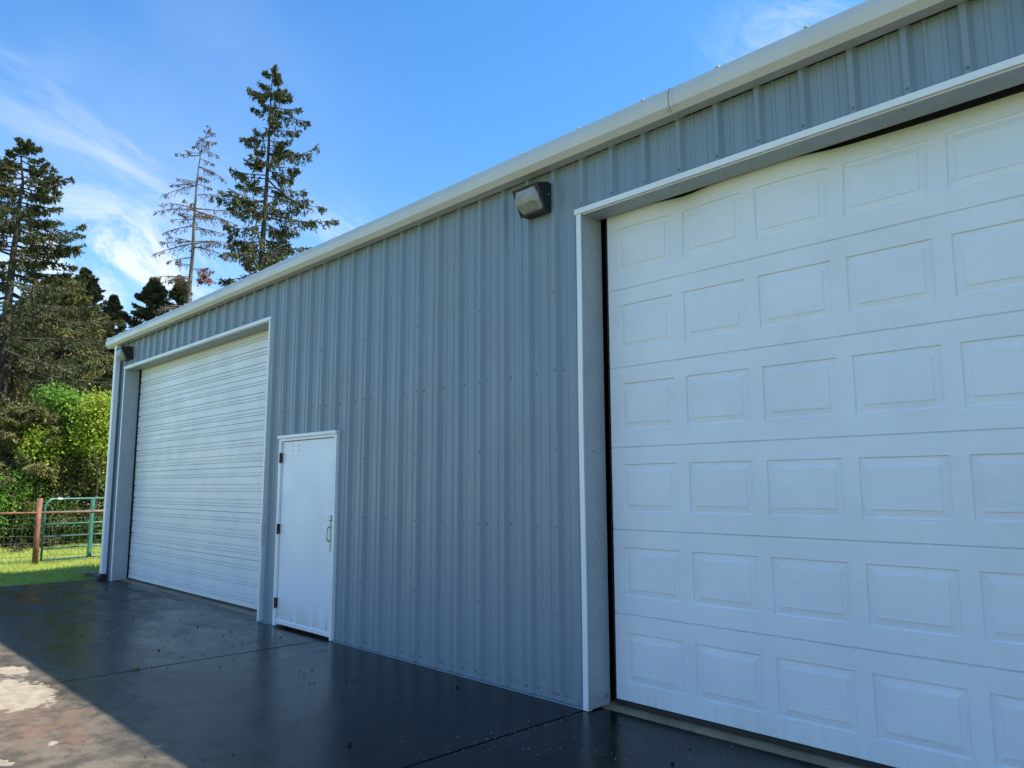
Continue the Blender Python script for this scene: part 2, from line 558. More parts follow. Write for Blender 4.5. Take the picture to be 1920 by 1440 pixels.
def mat_lens():
    m = Mat('prismatic_lamp_glass')
    st = m.noise(1, 2, .5, m.pos((160, 160, 20)))
    c = m.mix(m.rng(m.noise(12, 4), .3, .7), (.32, .33, .29), (.46, .47, .43))
    m.set('Base Color', c); m.set('Roughness', .16); m.set('Transmission Weight', .25); m.set('IOR', 1.5)
    m.set('Normal', m.bump(st, .35, .004))
    return m.m


M['lens'] = mat_lens()

# ------------------------------------------------------------------ setting: ground, slab
g = MB()
S = 900
g.quad((-S, -S, -.06), (S, -S, -.06), (S, S, -.06), (-S, S, -.06))
tag(g.build('ground', M['ground']), kind='structure')

pad = empty('concrete_pavement')
tag(pad, kind='structure')
xj = [-11.25, -8.02, -3.46, .19, 4.8, 9.4, 14.0]
yj = [-9.0, -4.55, .112]
for i in range(len(xj)-1):
    for j in range(len(yj)-1):
        gx, gy = .009, .009
        mb = MB().box(xj[i]+gx, xj[i+1]-gx, yj[j]+gy, yj[j+1]-(0 if j == len(yj)-2 else gy), -.16, 0)
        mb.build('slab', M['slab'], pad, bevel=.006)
MB().box(xj[0]+.05, xj[-1]-.05, yj[0]+.05, yj[-1]-.02, -.15, -.018).build('joint_filler', M['joint'], pad)

# sills of the two big doors and of the entry door (sloping apron of the floor inside)
EAVE = 4.258
ROOF_L, ROOF_R = -11.3, 12.6
OPN = [(-10.655, -5.06, 3.775), (.238, 5.92, 3.785)]
ENT = (-4.63, -3.352, 2.215)

bld = empty('metal_building', (0, 0, 0))
tag(bld, 'long blue grey ribbed metal shop building with white gutter, beside the wet concrete apron', 'building')

for (a, b, h) in OPN:
    xs = [a, a+.76, a+2.9, b] if a > 0 else [a, a+2.6, b]
    for i in range(len(xs)-1):
        MB().extrude([(.118, .003), (.30, .034), (.75, .036), (.75, -.1), (.118, -.1)], xs[i]+(.002 if i else 0), xs[i+1]-.002).build('door_sill', M['sill'], bld)
MB().box(ENT[0], ENT[1], .114, .6, -.1, .03).build('door_sill', M['sill'], bld)

# ------------------------------------------------------------------ wall panels
RIB = -.0655
PITCH = .3048


def wall_profile(x):
    "depth of the sheet face at x (negative = towards the yard)"
    t = (x - RIB) % PITCH
    if t > PITCH/2: t -= PITCH
    a = abs(t)
    if a < .0165: return -.034
    if a < .040: return -.034*(.040-a)/(.0235)
    for c in (.103,):
        q = abs(a-c)
        if q < .008: return -.0070
        if q < .017: return -.0070*(.017-q)/.009
    return 0.0


def profile_breaks(x0, x1):
    bs = []
    k0 = int(math.floor((x0-RIB)/PITCH))-1
    for k in range(k0, int((x1-x0)/PITCH)+k0+4):
        c = RIB+k*PITCH
        for d in (.0165, .040, .086, .095, .111, .120):
            bs += [c-d, c+d]
    bs = sorted(b for b in bs if x0+1e-4 < b < x1-1e-4)
    return [x0]+bs+[x1]


def z_ranges(xm):
    for (a, b, h) in OPN:
        if a < xm < b: return [(h, EAVE)]
    if ENT[0] < xm < ENT[1]: return [(ENT[2], EAVE)]
    return [(.018, EAVE)]


cuts = sorted([o for q in OPN for o in q[:2]] + list(ENT[:2]))
k = int(math.floor((-11.25-RIB)/.9144))
kk = k
while RIB+kk*.9144 < ROOF_R-.2:
    x0 = max(RIB+kk*.9144 - .019, -11.17); x1 = min(RIB+(kk+1)*.9144+.0, ROOF_R-.3)
    seg = [x0]+[c for c in cuts if x0 < c < x1]+[x1]
    mb = MB()
    rr = random.Random(kk*7+3)
    tw = [rr.uniform(-.0012, .0012) for _ in range(5)]
    for a, b in zip(seg[:-1], seg[1:]):
        bs = profile_breaks(a, b)
        for (z0, z1) in z_ranges((a+b)/2):
            zs = [z0, z1]
            nz = max(1, int((z1-z0)/.7))
            zs = [z0+(z1-z0)*i/nz for i in range(nz+1)]
            n0 = len(mb.v)
            for iz, z in enumerate(zs):
                for x in bs:
                    lip = -.0016 if x < RIB+kk*.9144+.017 and x <= x0+.037 else 0
                    buck = 0.0 if wall_profile(x) < -.02 else .0016*math.sin(7.3*z+x*21)*math.sin(x*5.1+z*1.7)
                    mb.v.append((x, wall_profile(x)+lip+buck, z))
            nb = len(bs)
            for i in range(nz):
                for j in range(nb-1):
                    mb.f.append((n0+i*nb+j, n0+i*nb+j+1, n0+(i+1)*nb+j+1, n0+(i+1)*nb+j))
    mb.build('wall_panel', M['wall'], bld, normals=False)
    kk += 1

# screws: domed hex heads with washers
scr = MB()


def screw(mb, x, y, z, r=.0098, ax=1):
    n = len(mb.v)
    rings = ((r*1.25, 0.0), (r*1.25, .0025), (r*.72, .003), (r*.62, .008))
    for (q, d) in rings:
        for i in range(6):
            t = i*math.pi/3
            if ax == 1: mb.v.append((x+q*math.cos(t), y-d, z+q*math.sin(t)))
            else: mb.v.append((x+d*ax, y+q*math.cos(t), z+q*math.sin(t)))
    for j in range(3):
        for i in range(6):
            i2 = (i+1) % 6
            mb.f.append((n+j*6+i, n+j*6+i2, n+(j+1)*6+i2, n+(j+1)*6+i))
    mb.f.append(tuple(n+18+i for i in range(6)))


def in_open(x, z):
    if any(a-.06 < x < b+.06 and z < h+.06 for (a, b, h) in OPN): return True
    return ENT[0]-.06 < x < ENT[1]+.06 and z < ENT[2]+.06


nrib = int((ROOF_R-.4+11.1)/PITCH)
for i in range(nrib):
    c = RIB + PITCH*(i - int((11.1+RIB)/PITCH))
    for z in (1.316, 2.555):
        x = c+.066 + random.uniform(-.004, .004)
        if -11.1 < x < ROOF_R-.4 and not in_open(x, z): screw(scr, x, wall_profile(x), z+random.uniform(-.006, .006))
    for x in (c+.066, c-.066):
        if x > -11.1 and not in_open(x, .07): screw(scr, x, wall_profile(x), .066+random.uniform(-.008, .008))
    if not in_open(c+.066, 3.95) : pass
for i in range(-13, 14):
    x = RIB + .9144*i
    if x < -11.1 or x > ROOF_R-.4: continue
    for z in (.066, .66, 1.316, 1.93, 2.555, 3.2):
        if not in_open(x, z): screw(scr, x, -.035, z)
    for q in (-.3048, 0, .3048):
        if in_open(x+q+.0, 3.78): screw(scr, x+q, -.035, 3.868)
tag(scr.build('panel_screw', M['screw'], bld, normals=False), kind='stuff')

# base trim under the sheets
for a, b in ((-11.17, OPN[0][0]-.03), (OPN[0][1]+.03, ENT[0]-.03), (ENT[1]+.03, OPN[1][0]-.045), (OPN[1][1]+.05, ROOF_R-.3)):
    MB().extrude([(-.038, .012), (-.038, .002), (.02, .002), (.02, .05), (-.002, .05), (-.002, .012)], a, b).build('base_trim', M['wall'], bld)

# other walls, floor inside, roof: a closed shell, dark within
L0, L1, BACK, RIDGE = -11.2, ROOF_R-.3, 12.2, 4.45+.55
sh = MB()
sh.box(L0, L0+.05, .055, BACK, 0, EAVE)
sh.build('end_wall', M['wall'], bld)
MB().box(L1-.05, L1, .055, BACK, 0, EAVE).build('end_wall', M['wall'], bld)
MB().box(L0, L1, BACK, BACK+.05, 0, EAVE+.16).build('back_wall', M['wall'], bld)
for X in (L0-.001, L1):
    MB().extrude([(.055, EAVE+.002), (BACK, EAVE+.002), (BACK, 4.42), (6.1, 4.9), (.055, 4.42)], X, X+.045).build('gable_wall', M['wall'], bld)
MB().box(L0+.06, L1-.06, .76, BACK-.01, -.05, .036).build('floor', M['dark'], bld)
# inner lining sheet behind the wall panels, round the openings
lin = MB()
segs = [(L0+.06, OPN[0][0]), (OPN[0][1], ENT[0]), (ENT[1], OPN[1][0]), (OPN[1][1], L1-.06)]
for a, b in segs: lin.box(a+.012, b-.012, .012, .02, .02, EAVE)
for (a, b, h) in OPN+[ENT]: lin.box(a, b, .012, .02, h+.012, EAVE)
lin.build('wall_lining', M['dark'], bld)
for side in (0, 1):
    # roof sheet, split in 3 ft panels with ribs
    x = ROOF_L
    while x < ROOF_R-.1:
        x2 = min(x+.9144, ROOF_R)
        mb = MB()
        prof = []
        for q in range(3):
            b0 = x+q*PITCH
            for (dx, dz) in ((0, 0), (.118, 0), (.136, .032), (.168, .032), (.186, 0)):
                if b0+dx <= x2: prof.append((b0+dx, dz))
        prof.append((x2, 0))
        n0 = 0
        ends = ((-.09, 4.384), (6.1, 4.90)) if side == 0 else ((12.38, 4.36), (6.1, 4.90))
        for (yy, zz) in ends:
            for (px, dz) in prof: mb.v.append((px, yy, zz+dz*.8))
        n = len(prof)
        for i in range(n-1): mb.f.append((i, i+1, n+i+1, n+i))
        mb.build('roof_panel', M['roof'], bld, normals=False)
        x = x2
MB().extrude([(-.04, EAVE), (-.04, 4.42), (.05, 4.43), (.05, EAVE)], L0, L1).build('eave_strut', M['dark'], bld)

# ------------------------------------------------------------------ gutter
GP = [(-.036, 4.250), (-.138, 4.243), (-.180, 4.283), (-.188, 4.352), (-.166, 4.420), (-.158, 4.415), (-.178, 4.350), (-.171, 4.288), (-.135, 4.250), (-.036, 4.256)]


def gut(off, x0, x1):
    pr = []
    cy, cz = -.10, 4.33
    for (y, z) in GP:
        d = np.array([y-cy, z-cz]); d /= np.linalg.norm(d)
        pr.append((y+d[0]*off, z+d[1]*off))
    n = max(2, int((x1-x0)/.8))
    xs = [x0+(x1-x0)*i/n for i in range(n+1)]
    mb = MB().extrude(pr, 0, 0, xs=xs)
    mb.v = [(x, y+.0022*math.sin(x*2.1)*(1 if y < -.1 else 0), z+.0018*math.sin(x*1.3+2)*(1 if y < -.1 else 0)) for (x, y, z) in mb.v]
    return mb


gx = [-11.40, -5.0, 1.215, 7.3, ROOF_R]
for i in range(4):
    gut(.0035 if i % 2 else 0, gx[i]-(.03 if i % 2 else 0), gx[i+1]+(.0 if i % 2 else .0)).build('gutter_section', M['gutter'], bld)
cap = MB()
cp = [(-.036, 4.246), (-.139, 4.239), (-.185, 4.281), (-.193, 4.352), (-.171, 4.426), (-.036, 4.43)]
cap.extrude(cp, -11.412, -11.398)
cap2 = [(y*.93-.008, (z-4.33)*.82+4.33) for (y, z) in cp]
n0 = len(cap.v)
for (y, z) in cp: cap.v.append((-11.412, y, z))
for (y, z) in cap2: cap.v.append((-11.445, y, z))
for i in range(6): cap.f.append((n0+i, n0+(i+1) % 6, n0+6+(i+1) % 6, n0+6+i))
cap.f.append(tuple(n0+6+i for i in range(6)))
cap.build('gutter_end_cap', M['gutter'], bld, bevel=.004)
# rivets and sealant seam at the visible lap
rv = MB()
rv.tube([(1.186, y*1.0-.0045, z) for (y, z) in GP[:5]], .0016, 4)
rv.build('gutter_seam', M['joint'], bld)
for (y, z, x) in ((-.184, 4.395, 1.17), (-.166, 4.262, 1.165), (-.09, 4.246, 1.16)):
    MB().tube([(x, y-.001, z), (x, y-.007, z-.002)], .006, 6).build('rivet', M['screw'], bld)
# gutter straps with screw ends standing over the rim, one per two feet
st = MB()
st.box(-.014, .014, -.178, -.060, .0, .004)
st.tube([(-.004, -.155, .0), (-.004, -.155, .010)], .007, 6)
st_me = st.mesh('gutter_strap', M['roof'])
nut = MB().tube([(.0, 0, 0), (.0, 0, .005)], .007, 6).mesh('strap_screw', M['rubber'])
for i in range(39):
    x = -11.3+.613*i-.01
    o = bpy.data.objects.new('gutter_strap', st_me); COL.objects.link(o); o.parent = bld; o.location = (x, 0, 4.423)
    q = bpy.data.objects.new('strap_screw', nut); COL.objects.link(q); q.parent = o; q.location = (-.004, -.155, .010)

# ------------------------------------------------------------------ trims and jambs of the garage openings
for idx, (a, b, h) in enumerate(OPN):
    ya = -.045
    # side trims: thin white channel on the wall face
    for side, X in ((-1, a), (1, b)):
        mb = MB()
        w = .047 if side < 0 else .04
        x0, x1 = (X-w, X) if side < 0 else (X, X+w)
        nz = 24
        zs = [0.004+(h-.004)*i/nz for i in range(nz+1)]
        for z in zs:
            bow = 0
            if idx == 0 and side > 0: bow = -.030*math.exp(-((z-1.02)/.16)**2) + .012*math.exp(-((z-.7)/.2)**2)
            if idx == 1 and side < 0: bow = .003*math.sin(z*2.3)
            for (xx, yy) in ((x0, .002), (x0, ya), (x1, ya), (x1, .002)):
                mb.v.append((xx+bow, yy, z))
        for i in range(nz):
            for j in range(4):
                j2 = (j+1) % 4
                mb.f.append((i*4+j, i*4+j2, (i+1)*4+j2, (i+1)*4+j))
        mb.f += [(0, 1, 2, 3), tuple(nz*4+j for j in (3, 2, 1, 0))]
        mb.build('side_trim', M['trim'], bld)
        jx = (X+.001, X+.006) if side < 0 else (X-.006, X-.001)
        MB().box(jx[0], jx[1], -.041, .206, .012, h-.002).build('jamb', M['galv'], bld)
        # return lip at the back of the jamb
        if side > 0: MB().box(b-.05, b-.007, .206, .209, .012, h).build('jamb_lip', M['galv'], bld)
        js = MB()
        for z in ([.075, .078, 1.2, 1.9, 2.7, 3.5]):
            y = .06 if z != .078 else .155
            screw(js, X+.006 if side < 0 else X-.006, y, z, .009, 1.0001 if side < 0 else -1)
        js.build('jamb_screw', M['steel'], bld, normals=False)
    # head trim and soffit
    MB().box(a-.062, b+.056, ya-.004, .003, h+.002, h+.045).build('head_trim', M['trim'], bld)
    MB().extrude([(-.032, h-.010), (-.026, h-.010), (-.026, h+.0015), (-.032, h+.0015)], a+.008, b-.008).build('head_trim_lip', M['gutter'], bld)
    sf = MB().box(a+.007, b-.007, -.024, .172, h-.008, h-.003)
    sf.box(a+.007, b-.007, .166, .172, h-.0, h+.2)
    sf.build('header_soffit', M['galv'], bld)
    hs_ = MB()
    for (x, y) in ((a+.07, .05), (a+.07, .13), (a+2.4, .02), (a+4.1, .02)):
        hs_.tube([(x, y, h-.008), (x, y, h-.014)], .008, 6)
    hs_.build('soffit_screw', M['steel'], bld)

# ------------------------------------------------------------------ raised panel garage door (right)
YD = .20
gd = MB().box(.34, 5.86, YD+.105, YD+.13, .075, 3.9).build('garage_door', M['rubber'], bld)
gd['label'] = 'white raised panel sectional door at the right'
DX0, NP, PP, PW = .312, 9, .5905, .492
DZ0, SH = .062, .622
DX1 = DX0+.10+PP*(NP-1)+PW+.10


def lean(x, z):
    "the top of the door bows away from the header in places"
    t = max(0.0, min(1.0, (z-3.17)/.6))
    t = t*t
    g1 = .05*math.exp(-((x-1.02)/.17)**2)
    g2 = .10/(1+math.exp(-(x-2.02)/.055))*(.75+.25*math.tanh((x-2.3)/.4))
    return t*(g1+g2)


def warp(mb):
    mb.v = [(x, y+lean(x, z), z) for (x, y, z) in mb.v]
    return mb


for s in range(6):
    z0 = DZ0+SH*s; z1 = z0+SH-.0035
    zb, zt = z0+.130, z0+.130+.362
    mb = MB()
    xe = [DX0]
    for i in range(NP):
        xe += [DX0+.10+PP*i, DX0+.10+PP*i+PW]
    xe.append(DX1)
    xx = []
    for a_, b_ in zip(xe[:-1], xe[1:]):
        nn = 6 if (b_-a_) > .3 else 2
        xx += [a_+(b_-a_)*i/nn for i in range(nn)]
    xx.append(DX1)
    for a_, b_ in zip(xx[:-1], xx[1:]):
        mid = (a_+b_)/2
        inside = any(DX0+.10+PP*i < mid < DX0+.10+PP*i+PW for i in range(NP))
        mb.quad((a_, YD, z0+.004), (b_, YD, z0+.004), (b_, YD, zb), (a_, YD, zb))
        if not inside: mb.quad((a_, YD, zb), (b_, YD, zb), (b_, YD, zt), (a_, YD, zt))
        mb.quad((a_, YD, zt), (b_, YD, zt), (b_, YD, z1-.002), (a_, YD, z1-.002))
        mb.quad((a_, YD, z0+.004), (b_, YD, z0+.004), (b_, YD+.012, z0-.004), (a_, YD+.012, z0-.004))
        mb.quad((a_, YD, z1-.002), (b_, YD, z1-.002), (b_, YD+.012, z1+.001), (a_, YD+.012, z1+.001))
    mb.quad((DX0, YD, z0), (DX0, YD+.04, z0), (DX0, YD+.04, z1), (DX0, YD, z1))
    import bmesh
    o = warp(mb).build('door_section', M['door'], gd, normals=False)
    for i in range(NP):
        a_, b_ = DX0+.10+PP*i, DX0+.10+PP*i+PW
        pm = MB()
        rings = [(0, 0), (.004, .0105), (.012, .0115), (.052, .0050), (.054, .0008), (.060, .0000)]
        def rect(ins, dy):
            out = []
            x0_, x1_, q0, q1 = a_+ins, b_-ins, zb+ins, zt-ins
            for j in range(6): out.append((x0_+(x1_-x0_)*j/6, YD+dy, q0))
            out.append((x1_, YD+dy, q0))
            for j in range(6): out.append((x1_-(x1_-x0_)*j/6, YD+dy, q1))
            out.append((x0_, YD+dy, q1))
            return out
        R = [rect(*r) for r in rings]
        n = len(R[0])
        for r in R: pm.v += r
        for k in range(len(R)-1):
            for j in range(n):
                j2 = (j+1) % n
                pm.f.append((k*n+j, k*n+j2, (k+1)*n+j2, (k+1)*n+j))
        base = (len(R)-1)*n
        for j in range(6):
            pm.f.append((base+j, base+j+1, base+12-j, base+13-j) if True else None)
        warp(pm).build('raised_panel', M['door'], gd, normals=False)
MB().extrude([(YD-.004, .032), (YD-.004, .055), (YD+.012, .064), (YD+.05, .064), (YD+.05, .032)], DX0+.002, DX1).build('bottom_seal', M['rubber'], gd)
# dark gap beside the door: vertical track standing behind the jamb
MB().box(.262, .30, .236, .30, .03, 3.9).build('door_track', M['black'], bld)
MB().box(.215, .33, .31, .33, .03, 3.95).build('track_plate', M['dark'], bld)
MB().box(.2, 5.95, .34, .36, 3.6, 4.2).build('header_plate', M['dark'], bld)

# ------------------------------------------------------------------ ribbed garage door (left)
ld = MB().box(-10.55, -5.08, .255, .27, .07, 3.9).build('garage_door', M['rubber'], bld)
ld['label'] = 'white horizontally ribbed sectional door at the left'
LY, LX0, LX1 = .222, -10.60, -5.07
lz0, lh = .045, .6215


def rib_profile(h):
    p = [(0.012, .0), (0, .004)]
    feats = [(.075, 'r'), (.162, 's'), (.285, 'r'), (.372, 's'), (.495, 'r')]
    for z, k in feats:
        if k == 'r':
            p += [(0, z-.006), (.016, z+.001), (.016, z+.007), (-.003, z+.011), (-.003, z+.034), (.016, z+.038), (.016, z+.045), (0, z+.050)]
        else:
            p += [(0, z-.003), (.020, z-.001), (.020, z+.012), (0, z+.018)]
    p += [(0, h-.006), (.014, h-.001)]
    return p


for s in range(7):
    hh = lh if s < 6 else .25
    pr = [(LY+y, lz0+lh*s+z) for (y, z) in rib_profile(lh) if z < hh]
    mb = MB().extrude(pr, 0, 0, closed=False, xs=[LX0+(LX1-LX0)*i/8 for i in range(9)])
    mb.v = [(x, y+.0025*math.sin(x*1.9+z*2.2), z) for (x, y, z) in mb.v]
    mb.build('door_section', M['ribdoor'], ld, normals=False)
    # roller brackets seen as dark notches on the left edge
for s in range(12):
    z = lz0 + lh*(s//2) + (.165 if s % 2 == 0 else .375)
    MB().box(LX0-.035, LX0+.012, LY-.003, LY+.02, z, z+.012).build('hinge_notch', M['black'], ld)
MB().extrude([(LY-.006, .030), (LY-.006, .043), (LY+.04, .046), (LY+.04, .030)], LX0, LX1).build('bottom_seal', M['rubber'], ld)
MB().box(-10.70, -10.58, .30, .32, .03, 3.95).build('track_plate', M['dark'], bld)

# ------------------------------------------------------------------ entry door
ex0, ex1, eh = ENT
for (n_, bx) in (('frame_jamb', (ex0-.03, ex0+.026, -.044, .10, .004, eh+.004)), ('frame_jamb', (ex1-.022, ex1+.022, -.044, .10, .004, eh+.004)),
                 ('frame_head', (ex0+.0265, ex1-.0225, -.043, .10, eh-.03, eh+.003))):
    MB().box(*bx).build(n_, M['trim'], bld, bevel=.003)
MB().box(ex0-.045, ex1+.03, -.062, .0, eh+.0045, eh+.042).build('drip_cap', M['trim'], bld, bevel=.003)
leaf = MB().box(ex0+.032, ex1-.028, -.018, .026, .062, eh-.036).build('entry_door', M['entry'], bld, bevel=.003)
leaf['label'] = 'plain white steel walk door with algae stain at its foot'
MB().extrude([(-.030, .034), (-.030, .072), (-.020, .086), (-.0185, .086), (-.0185, .034)], ex0+.034, ex1-.030).build('door_sweep', M['trim'], leaf)
for z in (.27, 1.135, 1.985):
    hb = MB().box(ex0+.012, ex0+.037, -.0465, -.020, z-.056, z+.056)
    hb.tube([(ex0+.026, -.05, z-.062), (ex0+.026, -.05, z+.062)], .011, 8)
    hb.build('hinge', M['rusthinge'], leaf)
hx = ex1-.075
MB().box(hx-.026, hx+.022, -.0215, -.0185, .93, 1.275).build('lock_plate', M['strike'], leaf, bevel=.001)
MB().tube([(hx-.028, -.020, 1.20), (hx-.028, -.046, 1.19), (hx-.028, -.056, 1.15), (hx-.028, -.056, 1.09), (hx-.028, -.046, 1.05), (hx-.028, -.020, 1.04)], .0075, 8).build('pull_handle', M['steel'], leaf, smooth=True)
MB().tube([(hx, -.0186, 1.29), (hx, -.042, 1.29), (hx, -.046, 1.29)], [.033, .031, .022], 16).build('deadbolt', M['steel'], leaf, smooth=False)
hl = MB()
for x in (ex0+.29, ex0+.425):
    for z in (2.065, 2.13):
        hl.tube([(x, -.0181, z), (x, -.0192, z)], .009, 8)
hl.build('screw_hole', M['rubber'], leaf)
sw = MB()
for i in range(6): sw.tube([(ex0+.1+i*.2, -.030, .060), (ex0+.1+i*.2, -.0325, .060)], .006, 6)
sw.build('sweep_screw', M['screw'], leaf)

# ------------------------------------------------------------------ corner trim, downspout
MB().box(-11.225, -11.172, -.040, .05, .01, EAVE-.01).build('corner_trim', M['wall'], bld)
ds = MB().box(-11.065, -10.955, -.128, -.040, .105, 4.245)
dso = ds.build('downspout', M['trim'], bld, bevel=.012)
for z in (3.2, 1.3):
    MB().box(-11.07, -10.95, -.132, -.037, z, z+.03).build('downspout_strap', M['trim'], dso)
boot = MB().extrude([(-11.085, -.148), (-10.935, -.148), (-10.935, -.041), (-11.085, -.041)], .001, .115, axis=2)
boot.tube([(-11.01, -.09, .02), (-11.01, -.17, .005)], .05, 10)
boot.build('drain_boot', M['rubber'], bld, bevel=.008)

# ------------------------------------------------------------------ wall lights


def wall_light(name):
    r = empty(name)
    W = .285
    hs = MB().extrude([(0, -.005), (0, .205), (-.02, .228), (-.085, .236), (-.205, .197), (-.210, .183), (-.125, .022), (-.095, -.008)], -W/2, W/2)
    hs.build('housing', M['black'], r, bevel=.006)
    le = MB()
    prof = [(-.196, .176), (-.212, .168), (-.222, .085), (-.205, .055), (-.150, .012), (-.100, -.010), (-.075, .0)]
    n = len(prof)
    for x, ins in ((-W/2+.030, .012), (-W/2+.016, 0.0)):
        pass
    xs = [(-W/2+.018, .72), (-W/2+.040, 1.0), (W/2-.040, 1.0), (W/2-.018, .72)]
    c = (-.15, .09)
    for x, k_ in xs:
        for (y, z) in prof: le.v.append((x, c[0]+(y-c[0])*k_ + (0 if k_ == 1 else .028), c[1]+(z-c[1])*(k_*.5+.5)))
    for i in range(len(xs)-1):
        for j in range(n-1): le.f.append((i*n+j, i*n+j+1, (i+1)*n+j+1, (i+1)*n+j))
    le.f += [tuple(range(n)), tuple(3*n+j for j in range(n))[::-1]]
    le.build('lens', M['lens'], r, bevel=.004)
    fr = MB()
    e0, e1 = np.array([-.206, .188]), np.array([-.112, .004])
    for x in (-W/2+.005, W/2-.005):
        fr.tube([(x, e0[0]-.002, e0[1]), (x, e1[0]-.004, e1[1])], .0085, 6)
    fr.tube([(-W/2, e0[0]-.002, e0[1]), (W/2, e0[0]-.002, e0[1])], .009, 6)
    fr.tube([(-W/2, e1[0], e1[1]-.008), (W/2, e1[0], e1[1]-.008)], .011, 6)
    fr.build('lens_frame', M['black'], r)
    for (y, z, rad) in ((-.02, .195, .007), (-.025, .075, .008), (-.07, .125, .008), (-.035, .03, .007)):
        o = MB().tube([(W/2, y, z), (W/2+.006, y, z)], rad, 8).build('screw', M['steel'], r)
        clone(o, r, (-W-.006, 0, 0))
    MB().box(W/2, W/2+.003, -.018, -.009, .115, .175).build('warning_sticker', M['chips'], r)
    return r


def copy_tree(o, parent=None):
    c = o.copy(); COL.objects.link(c)
    if parent is not None: c.parent = parent
    for ch in list(o.children): copy_tree(ch, c)
    return c


wl = wall_light('wall_light')
wl.location = (-.2225, -.0, 3.905)
tag(wl, 'large black wall pack light with dusty glass lens, left above the panelled door', 'wall light', 'black wall pack lights under the gutter')
MB().box(-.1425, .1425, -.02, .02, .0, .2).build('mounting_plate', M['black'], wl)
w2 = copy_tree(wl)
w2.location = (-10.53, -.0, 3.925)
w2['label'] = 'small far wall light at the left corner of the building above the ribbed door'

# ------------------------------------------------------------------ litter on the slab, boards, weed
lt = MB()
R = random.Random(5)


def lump(mb, x, y, r, h=None, z=0.0):
    n = len(mb.v); h = h or r
    k = 6
    a0 = R.uniform(0, 6)
    ax = R.uniform(.5, 1)
    for i in range(k):
        t = a0+i*2*math.pi/k; q = r*R.uniform(.6, 1.1)
        mb.v.append((x+q*math.cos(t), y+q*math.sin(t)*ax, z+.001))
    for i in range(k):
        t = a0+i*2*math.pi/k; q = r*R.uniform(.3, .6)
        mb.v.append((x+q*math.cos(t), y+q*math.sin(t)*ax, z+h*R.uniform(.6, 1)))
    for i in range(k): mb.f.append((n+i, n+(i+1) % k, n+k+(i+1) % k, n+k+i))
    mb.f.append(tuple(n+k+i for i in range(k)))


for i in range(300):
    x = R.uniform(-10.8, 2.2); y = -abs(R.gauss(0, 1.5))-.05
    if y < -3.4: continue
    r = R.choice([.003, .004, .005, .006, .009])
    lump(lt, x, y, r, r*.8)
for i in range(140):
    x = R.gauss(-5.6, 1.2); y = R.uniform(-1.9, .0)
    lump(lt, x, y, R.uniform(.005, .013), .008)
tag(lt.build('leaf_litter', M['litter']), kind='stuff')
gr = MB()
for i in range(150):
    x = R.uniform(-3.5, 2.4); y = R.uniform(-2.6, .05)
    if R.random() < .4: x, y = R.gauss(.42, .35), R.gauss(-.7, .3)
    if R.random() < .25:
        y = R.uniform(-1.9, -.1); x = .19+R.gauss(0, .03)
    lump(gr, x, y, R.uniform(.0025, .006), .004)
tag(gr.build('grit', M['chips']), kind='stuff')

for (x, y, r, lab) in ((-.97, -.27, .018, 'small dark fir cone on the wet slab near the blue grey wall'),
                       (-.38, -1.67, .019, 'dark fir cone on the wet slab below the middle of the wall'),
                       (-4.17, -1.51, .015, 'small black clod on the wet slab left of the joint'),
                       (-5.22, -.70, .014, 'tiny dark cone on the slab before the ribbed door'),
                       (1.26, -.49, .015, 'dark cone at the bottom edge before the panelled door')):
    mb = MB(); lump(mb, 0, 0, r, r*1.1); lump(mb, r*.6, r*.3, r*.6, r*.8)
    n = len(mb.v)
    for i in range(14):
        t = R.uniform(0, 6.28); z = R.uniform(.1, .9)*r; q = r*R.uniform(.7, 1.2)
        c_, s_ = math.cos(t), math.sin(t)
        mb.quad((c_*q*.5-s_*r*.2, s_*q*.5+c_*r*.2, z), (c_*q*1.1, s_*q*1.1, z+r*.25), (c_*q*.5+s_*r*.2, s_*q*.5-c_*r*.2, z))
    o = mb.build('fir_cone', M['litter']); o.location = (x, y, 0)
    tag(o, lab, 'cone', 'cones lying on the slab')

wd = MB()
for i in range(20):
    t = R.uniform(0, 6.28); l = R.uniform(.015, .055)
    x0, y0 = R.gauss(-3.49, .03), R.gauss(-1.93, .05)
    dx, dy = math.cos(t)*l, math.sin(t)*l
    w = .005
    wd.quad((x0-dy*.08, y0+dx*.08, 0), (x0+dx*.5-dy*.12, y0+dy*.5+dx*.12, l*.5), (x0+dx, y0+dy, l*.4), (x0+dx*.5+dy*.12, y0+dy*.5-dx*.12, l*.45), (x0+dy*.08, y0-dx*.08, 0))
tag(wd.build('weed', M['fir2'], normals=False), 'small olive weed growing in the slab joint', 'weed')

bp = empty('board_pile', (-11.75, .0, -.05), math.radians(12))
tag(bp, 'low pile of weathered grey boards in the grass left of the downspout foot', 'board pile')
for i in range(4):
    o = MB().box(-.32, .36, -.07, .07, 0, .025).build('board', M['wood'], bp, bevel=.003)
    o.location = (R.uniform(-.05, .05), R.uniform(-.05, .05), .012+i*.036); o.rotation_euler = (0, 0, R.uniform(-.2, .2))

